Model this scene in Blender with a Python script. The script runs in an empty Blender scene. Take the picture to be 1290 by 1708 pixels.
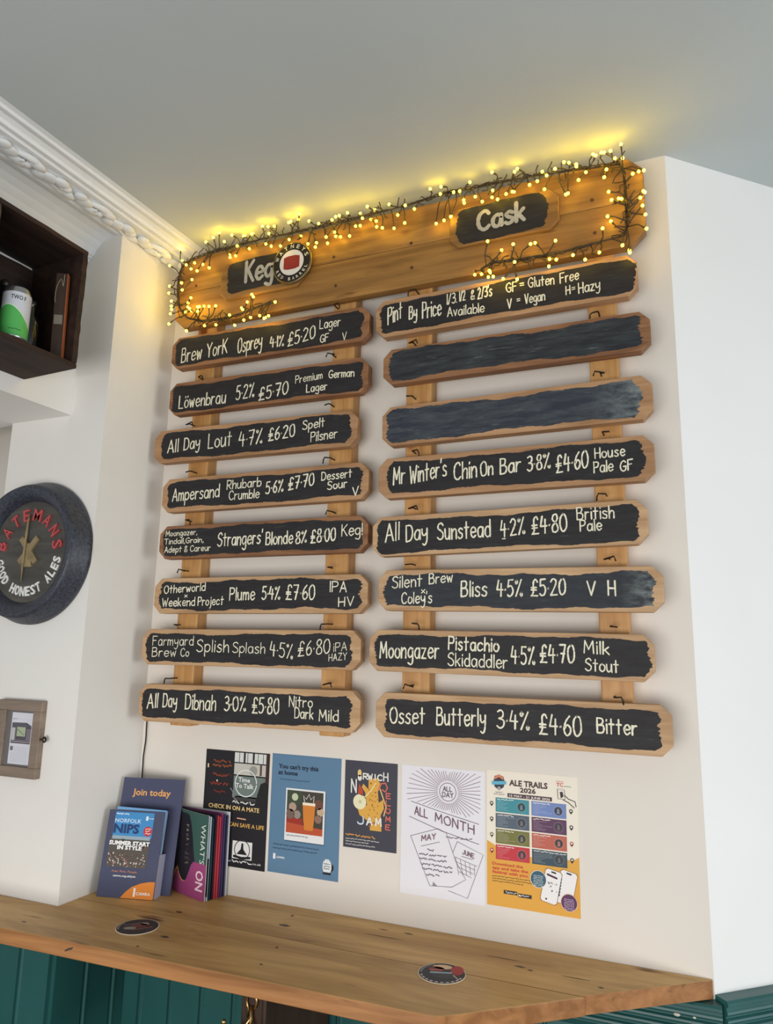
import bpy, bmesh, math, random
from mathutils import Vector, Matrix
S = bpy.context.scene
C = S.collection
R = math.radians
random.seed(11)

# ---------------------------------------------------------------- camera
F_PX, YAW, PITCH, ROLL = 1205.5516, -0.39806, 0.18895, 0.01937
cam_d = bpy.data.cameras.new('camera')
cam = bpy.data.objects.new('camera', cam_d); C.objects.link(cam)
cam_d.sensor_fit = 'VERTICAL'; cam_d.sensor_height = 24.0
cam_d.lens = F_PX / 1708 * 24.0
cam_d.clip_start = 0.02
_f = Vector((math.sin(YAW)*math.cos(PITCH), math.cos(YAW)*math.cos(PITCH), math.sin(PITCH)))
_r = Vector((math.cos(YAW), -math.sin(YAW), 0)); _u = _r.cross(_f)
_r2 = math.cos(ROLL)*_r + math.sin(ROLL)*_u
_u2 = -math.sin(ROLL)*_r + math.cos(ROLL)*_u
_m = Matrix((_r2, _u2, -_f)).transposed().to_4x4()
_m.translation = Vector((0.5424, -1.7702, 1.6395))
cam.matrix_world = _m
S.camera = cam

# ---------------------------------------------------------------- view, world, daylight
S.view_settings.view_transform = 'Standard'
S.view_settings.look = 'None'
S.view_settings.gamma = 1.0
S.view_settings.use_curve_mapping = False
S.view_settings.exposure = -0.1
wd = bpy.data.worlds.new('daylight'); S.world = wd; wd.use_nodes = True
wb = wd.node_tree.nodes['Background']
wb.inputs[0].default_value = (0.86, 0.93, 1.0, 1); wb.inputs[1].default_value = 0.62

def area(name, loc, target, sx, sy, power, col, spread=180):
    l = bpy.data.lights.new(name, 'AREA'); l.shape = 'RECTANGLE'; l.size = sx; l.size_y = sy
    l.energy = power; l.color = col; l.spread = R(spread)
    o = bpy.data.objects.new(name, l); C.objects.link(o); o.location = loc
    d = Vector(target) - Vector(loc); o.rotation_euler = d.to_track_quat('-Z', 'Y').to_euler()
    return o
area('bay_window_light', (5.2, -0.95, 1.20), (0.0, -0.1, 1.2), 2.4, 1.6, 102, (0.93, 0.97, 1.0))
area('low_front_fill_light', (0.1, -2.9, 0.95), (0.0, 0.0, 1.05), 2.4, 1.1, 58, (1.0, 0.975, 0.94))  # added low fill behind the camera, standing in for daylight bounced off floor and tables

# ---------------------------------------------------------------- materials
_mats = {}
def srgb(r, g, b):
    f = lambda c: ((c/255+0.055)/1.055)**2.4 if c/255 > 0.04045 else c/255/12.92
    return (f(r), f(g), f(b), 1)
def mat(name, rgb, rough=0.6, metal=0.0, spec=0.5):
    k = ('p', name)
    if k in _mats: return _mats[k]
    m = bpy.data.materials.new(name); m.use_nodes = True
    b = m.node_tree.nodes['Principled BSDF']
    b.inputs['Base Color'].default_value = srgb(*rgb); b.inputs['Roughness'].default_value = rough
    b.inputs['Metallic'].default_value = metal; b.inputs['Specular IOR Level'].default_value = spec
    _mats[k] = m; return m
def ink(rgb, rough=0.55):
    return mat('ink_%02x%02x%02x' % tuple(int(c) for c in rgb), rgb, rough, 0, 0.35)
def emis(name, rgb, strength):
    m = bpy.data.materials.new(name); m.use_nodes = True
    b = m.node_tree.nodes['Principled BSDF']
    b.inputs['Base Color'].default_value = (0.8, 0.6, 0.3, 1)
    b.inputs['Emission Color'].default_value = rgb; b.inputs['Emission Strength'].default_value = strength
    return m
def noisy(name, c1, c2, scale=(4, 4, 4), rough=0.6, detail=4, lo=0.35, hi=0.7, bump=0.0, bscale=None, spec=0.4, metal=0, c3=None, sp=None):
    """two-tone procedural material; scale stretches the pattern along an axis (wood grain)"""
    m = bpy.data.materials.new(name); m.use_nodes = True
    nt = m.node_tree; N = nt.nodes; L = nt.links; b = N['Principled BSDF']
    tc = N.new('ShaderNodeTexCoord'); oi = N.new('ShaderNodeObjectInfo')
    ad = N.new('ShaderNodeVectorMath'); ad.operation = 'ADD'
    ml = N.new('ShaderNodeMath'); ml.operation = 'MULTIPLY'; ml.inputs[1].default_value = 7.3
    L.new(oi.outputs['Random'], ml.inputs[0]); L.new(tc.outputs['Object'], ad.inputs[0]); L.new(ml.outputs[0], ad.inputs[1])
    mp = N.new('ShaderNodeMapping'); mp.inputs['Scale'].default_value = scale
    L.new(ad.outputs[0], mp.inputs[0])
    n = N.new('ShaderNodeTexNoise'); n.inputs['Scale'].default_value = 1.0; n.inputs['Detail'].default_value = detail; n.inputs['Roughness'].default_value = 0.6
    n.inputs['Distortion'].default_value = 0.6
    L.new(mp.outputs[0], n.inputs['Vector'])
    cr = N.new('ShaderNodeValToRGB'); cr.color_ramp.elements[0].position = lo; cr.color_ramp.elements[1].position = hi
    cr.color_ramp.elements[0].color = srgb(*c1); cr.color_ramp.elements[1].color = srgb(*c2)
    L.new(n.outputs['Fac'], cr.inputs[0])
    out = cr.outputs[0]
    if c3:   # sparse dark knots / specks with a shape of their own
        v = N.new('ShaderNodeTexNoise'); v.inputs['Scale'].default_value = 1.0; v.inputs['Detail'].default_value = 2
        mp2 = N.new('ShaderNodeMapping'); mp2.inputs['Scale'].default_value = sp or (12, 12, 22)
        L.new(ad.outputs[0], mp2.inputs[0]); L.new(mp2.outputs[0], v.inputs['Vector'])
        r2 = N.new('ShaderNodeValToRGB'); r2.color_ramp.elements[0].position = 0.66; r2.color_ramp.elements[1].position = 0.76
        L.new(v.outputs['Fac'], r2.inputs[0])
        mx = N.new('ShaderNodeMix'); mx.data_type = 'RGBA'
        L.new(r2.outputs[0], mx.inputs[0]); L.new(out, mx.inputs[6]); mx.inputs[7].default_value = srgb(*c3)
        out = mx.outputs[2]
    L.new(out, b.inputs['Base Color'])
    b.inputs['Roughness'].default_value = rough; b.inputs['Specular IOR Level'].default_value = spec; b.inputs['Metallic'].default_value = metal
    if bump:
        bp = N.new('ShaderNodeBump'); bp.inputs['Strength'].default_value = bump; bp.inputs['Distance'].default_value = 0.004
        src = n
        if bscale:
            src = N.new('ShaderNodeTexNoise'); src.inputs['Scale'].default_value = bscale; src.inputs['Detail'].default_value = 5
            L.new(tc.outputs['Object'], src.inputs['Vector'])
        L.new(src.outputs['Fac'], bp.inputs['Height']); L.new(bp.outputs[0], b.inputs['Normal'])
    return m

WALL = noisy('cream_wall_paint', (224, 217, 207), (230, 223, 214), (1.5, 1.5, 1.5), 0.75, bump=0.12, bscale=9, spec=0.25)
WALLW = noisy('white_wall_paint', (236, 235, 232), (240, 239, 237), (1.5, 1.5, 1.5), 0.75, bump=0.12, bscale=9, spec=0.25)
PILLAR = noisy('offwhite_wall_paint', (230, 227, 221), (236, 233, 228), (1.5, 1.5, 1.5), 0.75, bump=0.12, bscale=9, spec=0.25)
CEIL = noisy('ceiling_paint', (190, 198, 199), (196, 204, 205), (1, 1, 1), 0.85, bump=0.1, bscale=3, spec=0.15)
PLASTER = noisy('white_plaster', (228, 231, 232), (236, 239, 240), (6, 6, 6), 0.6, spec=0.4)
GREEN = noisy('green_gloss_paint', (32, 80, 78), (40, 92, 89), (3, 3, 3), 0.38, spec=0.5)
FLOOR = noisy('dark_floorboards', (64, 58, 52), (88, 80, 72), (0.8, 12, 4), 0.5)
PINE = noisy('varnished_pine', (176, 126, 70), (210, 162, 102), (30, 30, 2.2), 0.45, c3=(120, 66, 28), sp=(14, 14, 7))
HEADER = noisy('aged_pine_plank', (118, 82, 40), (170, 125, 66), (2.0, 22, 26), 0.5, bump=0.15, c3=(88, 50, 22), sp=(6, 20, 26))
BOARD = noisy('bare_softwood', (152, 112, 76), (190, 148, 108), (3.5, 40, 40), 0.6, bump=0.12)
BOARDP = noisy('pale_softwood', (170, 132, 94), (204, 168, 128), (3.5, 40, 40), 0.6, bump=0.12)
BOARDD = noisy('brown_softwood', (118, 78, 50), (164, 118, 80), (3.5, 40, 40), 0.6, bump=0.12)
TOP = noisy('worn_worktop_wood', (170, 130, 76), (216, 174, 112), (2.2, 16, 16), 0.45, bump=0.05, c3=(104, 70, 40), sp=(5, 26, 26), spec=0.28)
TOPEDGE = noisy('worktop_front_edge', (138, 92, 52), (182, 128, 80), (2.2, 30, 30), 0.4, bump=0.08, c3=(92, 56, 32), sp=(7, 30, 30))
TOPEND = noisy('worktop_end_grain', (196, 144, 92), (226, 178, 124), (40, 8, 30), 0.5)
CRATE = noisy('dark_crate_wood', (34, 22, 17), (60, 40, 30), (30, 4, 30), 0.7, bump=0.3)
CHALK = noisy('chalk_pen', (222, 216, 192), (244, 238, 214), (60, 60, 60), 0.8, spec=0.2)
SIGNPAINT = noisy('grey_sign_paint', (168, 164, 152), (190, 186, 172), (40, 40, 40), 0.7, spec=0.2)
IRON = mat('dark_iron', (52, 44, 38), 0.45, 0.8)
BRASS = mat('aged_brass', (196, 160, 104), 0.28, 1.0)
CABLEM = mat('brown_cable', (58, 46, 32), 0.5)
BLACKC = mat('black_cable', (30, 27, 25), 0.7, 0, 0.2)
CHIP = mat('bare_chip', (196, 192, 176), 0.6)
KNOT = mat('wood_knot', (84, 56, 34), 0.5)
BULBM = emis('warm_led', (1.0, 0.64, 0.013, 1), 36.0)
def blackboard(name, tone, dust, endx=None):
    m = bpy.data.materials.new(name); m.use_nodes = True
    nt = m.node_tree; N = nt.nodes; L = nt.links; b = N['Principled BSDF']
    tc = N.new('ShaderNodeTexCoord'); oi = N.new('ShaderNodeObjectInfo')
    ad = N.new('ShaderNodeVectorMath'); ad.operation = 'ADD'
    L.new(tc.outputs['Object'], ad.inputs[0]); L.new(oi.outputs['Random'], ad.inputs[1])
    def layer(scale, lo, hi, src):
        mp = N.new('ShaderNodeMapping'); mp.inputs['Scale'].default_value = scale; L.new(src, mp.inputs[0])
        n = N.new('ShaderNodeTexNoise'); n.inputs['Scale'].default_value = 1; n.inputs['Detail'].default_value = 6; n.inputs['Roughness'].default_value = 0.65
        L.new(mp.outputs[0], n.inputs['Vector'])
        r = N.new('ShaderNodeMapRange'); r.inputs[1].default_value = lo; r.inputs[2].default_value = hi; L.new(n.outputs['Fac'], r.inputs[0])
        return r.outputs[0]
    a = layer((14, 60, 90), 0.40, 0.85, ad.outputs[0])
    s = layer((22, 80, 260), 0.60, 0.70, ad.outputs[0])
    mu = N.new('ShaderNodeMath'); mu.operation = 'MULTIPLY'; mu.inputs[1].default_value = dust*0.55; L.new(a, mu.inputs[0])
    mu2 = N.new('ShaderNodeMath'); mu2.operation = 'MULTIPLY_ADD'; mu2.inputs[1].default_value = dust*0.9
    L.new(s, mu2.inputs[0]); L.new(mu.outputs[0], mu2.inputs[2])
    fac = mu2.outputs[0]
    if endx:
        sx = N.new('ShaderNodeSeparateXYZ'); L.new(tc.outputs['Object'], sx.inputs[0])
        e = N.new('ShaderNodeMapRange'); e.inputs[1].default_value = endx[0]; e.inputs[2].default_value = endx[1]; e.inputs[4].default_value = endx[2]
        L.new(sx.outputs['X'], e.inputs[0])
        b2 = layer((25, 40, 60), 0.38, 0.66, ad.outputs[0])
        mm = N.new('ShaderNodeMath'); mm.operation = 'MULTIPLY_ADD'; L.new(e.outputs[0], mm.inputs[0]); L.new(b2, mm.inputs[1]); L.new(fac, mm.inputs[2])
        fac = mm.outputs[0]
    mx = N.new('ShaderNodeMix'); mx.data_type = 'RGBA'
    L.new(fac, mx.inputs[0]); mx.inputs[6].default_value = srgb(*tone); mx.inputs[7].default_value = srgb(150, 160, 158)
    L.new(mx.outputs[2], b.inputs['Base Color']); b.inputs['Roughness'].default_value = 0.62; b.inputs['Specular IOR Level'].default_value = 0.3
    return m
BB = blackboard('blackboard_paint', (37, 34, 36), 0.10)
BBS = blackboard('scuffed_blackboard_paint', (38, 41, 47), 0.30)
BBE = blackboard('rubbed_blackboard_paint', (46, 51, 62), 0.42, (0.20, 0.32, 0.75))
BBE2 = blackboard('end_smeared_blackboard_paint', (42, 45, 52), 0.14, (0.25, 0.33, 0.8))

# ---------------------------------------------------------------- mesh builder
class MB:
    def __init__(s): s.v = []; s.f = []; s.fm = []; s.m = []; s.sm = []
    def mi(s, m):
        if m not in s.m: s.m.append(m)
        return s.m.index(m)
    def add(s, vs, fs, m, smooth=False):
        o = len(s.v); i = s.mi(m)
        s.v += [tuple(v) for v in vs]
        for f in fs: s.f.append([o+k for k in f]); s.fm.append(i); s.sm.append(smooth)
    def box(s, lo, hi, m, bev=0):
        x0, y0, z0 = lo; x1, y1, z1 = hi
        vs = [(x0,y0,z0),(x1,y0,z0),(x1,y1,z0),(x0,y1,z0),(x0,y0,z1),(x1,y0,z1),(x1,y1,z1),(x0,y1,z1)]
        s.add(vs, [(0,3,2,1),(4,5,6,7),(0,1,5,4),(1,2,6,5),(2,3,7,6),(3,0,4,7)], m)
    def obox(s, c, ax, ay, az, m):   # centre + half-axis vectors
        c = Vector(c); ax, ay, az = Vector(ax), Vector(ay), Vector(az)
        vs = [c+sx*ax+sy*ay+sz*az for sz in (-1,1) for sx, sy in ((-1,-1),(1,-1),(1,1),(-1,1))]
        s.add(vs, [(0,3,2,1),(4,5,6,7),(0,1,5,4),(1,2,6,5),(2,3,7,6),(3,0,4,7)], m)
    def prism_y(s, poly, y0, y1, m):   # poly of (x,z); y0 is the front (nearer the viewer)
        n = len(poly)
        vs = [(x, y0, z) for x, z in poly] + [(x, y1, z) for x, z in poly]
        fs = [list(range(n)), list(range(2*n-1, n-1, -1))] + [(i, n+i, n+(i+1) % n, (i+1) % n) for i in range(n)]
        s.add(vs, fs, m)
    def prism_z(s, poly, z0, z1, m):
        n = len(poly)
        vs = [(x, y, z0) for x, y in poly] + [(x, y, z1) for x, y in poly]
        fs = [list(range(n-1, -1, -1)), list(range(n, 2*n))] + [(i, (i+1) % n, n+(i+1) % n, n+i) for i in range(n)]
        s.add(vs, fs, m)
    def tube(s, pts, r, m, seg=6, cap=True):
        pts = [Vector(p) for p in pts]; n = len(pts); rings = []
        for i, p in enumerate(pts):
            d = (pts[min(i+1, n-1)] - pts[max(i-1, 0)]).normalized()
            a = d.cross(Vector((0.13, 0.21, 0.97)))
            if a.length < 1e-3: a = d.cross(Vector((1, 0, 0)))
            a.normalize(); b = d.cross(a)
            rr = r[i] if isinstance(r, (list, tuple)) else r
            rings.append([p + rr*(math.cos(2*math.pi*k/seg)*a + math.sin(2*math.pi*k/seg)*b) for k in range(seg)])
        vs = [v for g in rings for v in g]; fs = []
        for i in range(n-1):
            for k in range(seg):
                fs.append((i*seg+k, i*seg+(k+1) % seg, (i+1)*seg+(k+1) % seg, (i+1)*seg+k))
        if cap: fs += [list(range(seg-1, -1, -1)), [(n-1)*seg+k for k in range(seg)]]
        s.add(vs, fs, m, True)
    def sphere(s, c, r, m, seg=8, rings=6, sc=(1,1,1)):
        vs = [(c[0], c[1], c[2]+r*sc[2])]
        for i in range(1, rings):
            t = math.pi*i/rings
            for k in range(seg):
                p = 2*math.pi*k/seg
                vs.append((c[0]+r*sc[0]*math.sin(t)*math.cos(p), c[1]+r*sc[1]*math.sin(t)*math.sin(p), c[2]+r*sc[2]*math.cos(t)))
        vs.append((c[0], c[1], c[2]-r*sc[2])); b = len(vs)-1
        fs = [(0, 1+k, 1+(k+1) % seg) for k in range(seg)]
        for i in range(rings-2):
            for k in range(seg):
                a0 = 1+i*seg; a1 = a0+seg
                fs.append((a0+k, a1+k, a1+(k+1) % seg, a0+(k+1) % seg))
        a0 = 1+(rings-2)*seg
        fs += [(a0+k, b, a0+(k+1) % seg) for k in range(seg)]
        s.add(vs, fs, m, True)
    def lathe(s, prof, m, axis='z', seg=48, c=(0,0,0), smooth=True):   # prof: (radius, height)
        vs = []; n = len(prof)
        for r, h in prof:
            for k in range(seg):
                a = 2*math.pi*k/seg
                p = (r*math.cos(a), r*math.sin(a), h) if axis == 'z' else (r*math.cos(a), h, r*math.sin(a))
                vs.append((c[0]+p[0], c[1]+p[1], c[2]+p[2]))
        fs = []
        for i in range(n-1):
            for k in range(seg):
                q = (i*seg+k, i*seg+(k+1) % seg, (i+1)*seg+(k+1) % seg, (i+1)*seg+k)
                fs.append(q if axis == 'z' else q[::-1])
        s.add(vs, fs, m, smooth)
    # flat artwork in the local x-z plane, facing -y; each layer a hair nearer the viewer
    def poly(s, pts, m, ly=1, e=0.00022):
        s.add([(x, -ly*e, z) for x, z in pts], [list(range(len(pts)))], m)
    def rect(s, x0, z0, x1, z1, m, ly=1): s.poly([(x0,z0),(x1,z0),(x1,z1),(x0,z1)], m, ly)
    def disc(s, cx, cz, r, m, ly=1, n=32, rz=None):
        s.poly([(cx+r*math.cos(2*math.pi*k/n), cz+(rz or r)*math.sin(2*math.pi*k/n)) for k in range(n)], m, ly)
    def ring(s, cx, cz, r, w, m, ly=1, n=40, rz=None):
        rz = rz or r
        s.stroke([(cx+r*math.cos(2*math.pi*k/n), cz+rz*math.sin(2*math.pi*k/n)) for k in range(n+1)], w, m, ly)
    def stroke(s, pts, w, m, ly=1, e=0.00022, jit=0.0):
        """flat ribbon with round ends along a 2-D polyline"""
        y = -ly*e; n = len(pts); vs = []; fs = []
        if n < 2: return
        for i in range(n):
            a = pts[max(i-1, 0)]; b = pts[min(i+1, n-1)]
            dx, dz = b[0]-a[0], b[1]-a[1]; l = math.hypot(dx, dz) or 1e-9
            h = w*0.5*(1+random.uniform(-jit, jit))
            nx, nz = -dz/l*h, dx/l*h
            vs += [(pts[i][0]+nx, y, pts[i][1]+nz), (pts[i][0]-nx, y, pts[i][1]-nz)]
        for i in range(n-1): fs.append((2*i, 2*i+1, 2*i+3, 2*i+2))
        s.add(vs, fs, m)
        for p in (pts[0], pts[-1]): s.poly([(p[0]+w*.5*math.cos(k*math.pi/4), p[1]+w*.5*math.sin(k*math.pi/4)) for k in range(8)], m, ly+0.15, e)
    def text(s, t, x0, x1, zb, cap, m, ly=1, bold=0.0, depth=0.0, rot=None, fn=None):
        vs, fs, w, h = glyphs(t, bold)
        sx = (x1-x0)/w; sz = cap/h; out = []
        for x, z in vs:
            X, Z = x*sx, z*sz
            if rot: X, Z = X*math.cos(rot)-Z*math.sin(rot), X*math.sin(rot)+Z*math.cos(rot)
            out.append((x0+X, zb+Z))
        y = -ly*0.00022
        s.add([(fn(a, b, y) if fn else (a, y, b)) for a, b in out], fs, m)
    def build(s, name, parent=None, loc=(0,0,0), rot=(0,0,0), bevel=0, seg=2, ang=None):
        me = bpy.data.meshes.new(name); me.from_pydata(s.v, [], s.f)
        for m in s.m: me.materials.append(m)
        me.polygons.foreach_set('material_index', s.fm); me.polygons.foreach_set('use_smooth', s.sm); me.update()
        o = bpy.data.objects.new(name, me); C.objects.link(o)
        o.location = loc; o.rotation_euler = rot
        if parent: o.parent = parent
        if bevel:
            b = o.modifiers.new('bevel', 'BEVEL'); b.width = bevel; b.segments = seg; b.limit_method = 'ANGLE'; b.angle_limit = R(25)
        return o
_gl = {}
def glyphs(t, bold=0.0):
    k = (t, bold)
    if k in _gl: return _gl[k]
    cu = bpy.data.curves.new('lettering', 'FONT'); cu.body = t; cu.size = 1; cu.offset = bold; cu.resolution_u = 2
    o = bpy.data.objects.new('lettering', cu); C.objects.link(o)
    dg = bpy.context.evaluated_depsgraph_get()
    me = bpy.data.meshes.new_from_object(o.evaluated_get(dg))
    vs = [(v.co.x, v.co.y) for v in me.vertices]; fs = [list(p.vertices) for p in me.polygons]
    bpy.data.objects.remove(o); bpy.data.curves.remove(cu); bpy.data.meshes.remove(me)
    x0 = min(v[0] for v in vs); x1 = max(v[0] for v in vs)
    _gl[k] = ([(x-x0, z) for x, z in vs], fs, max(x1-x0, 0.01), 0.70)
    return _gl[k]

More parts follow.
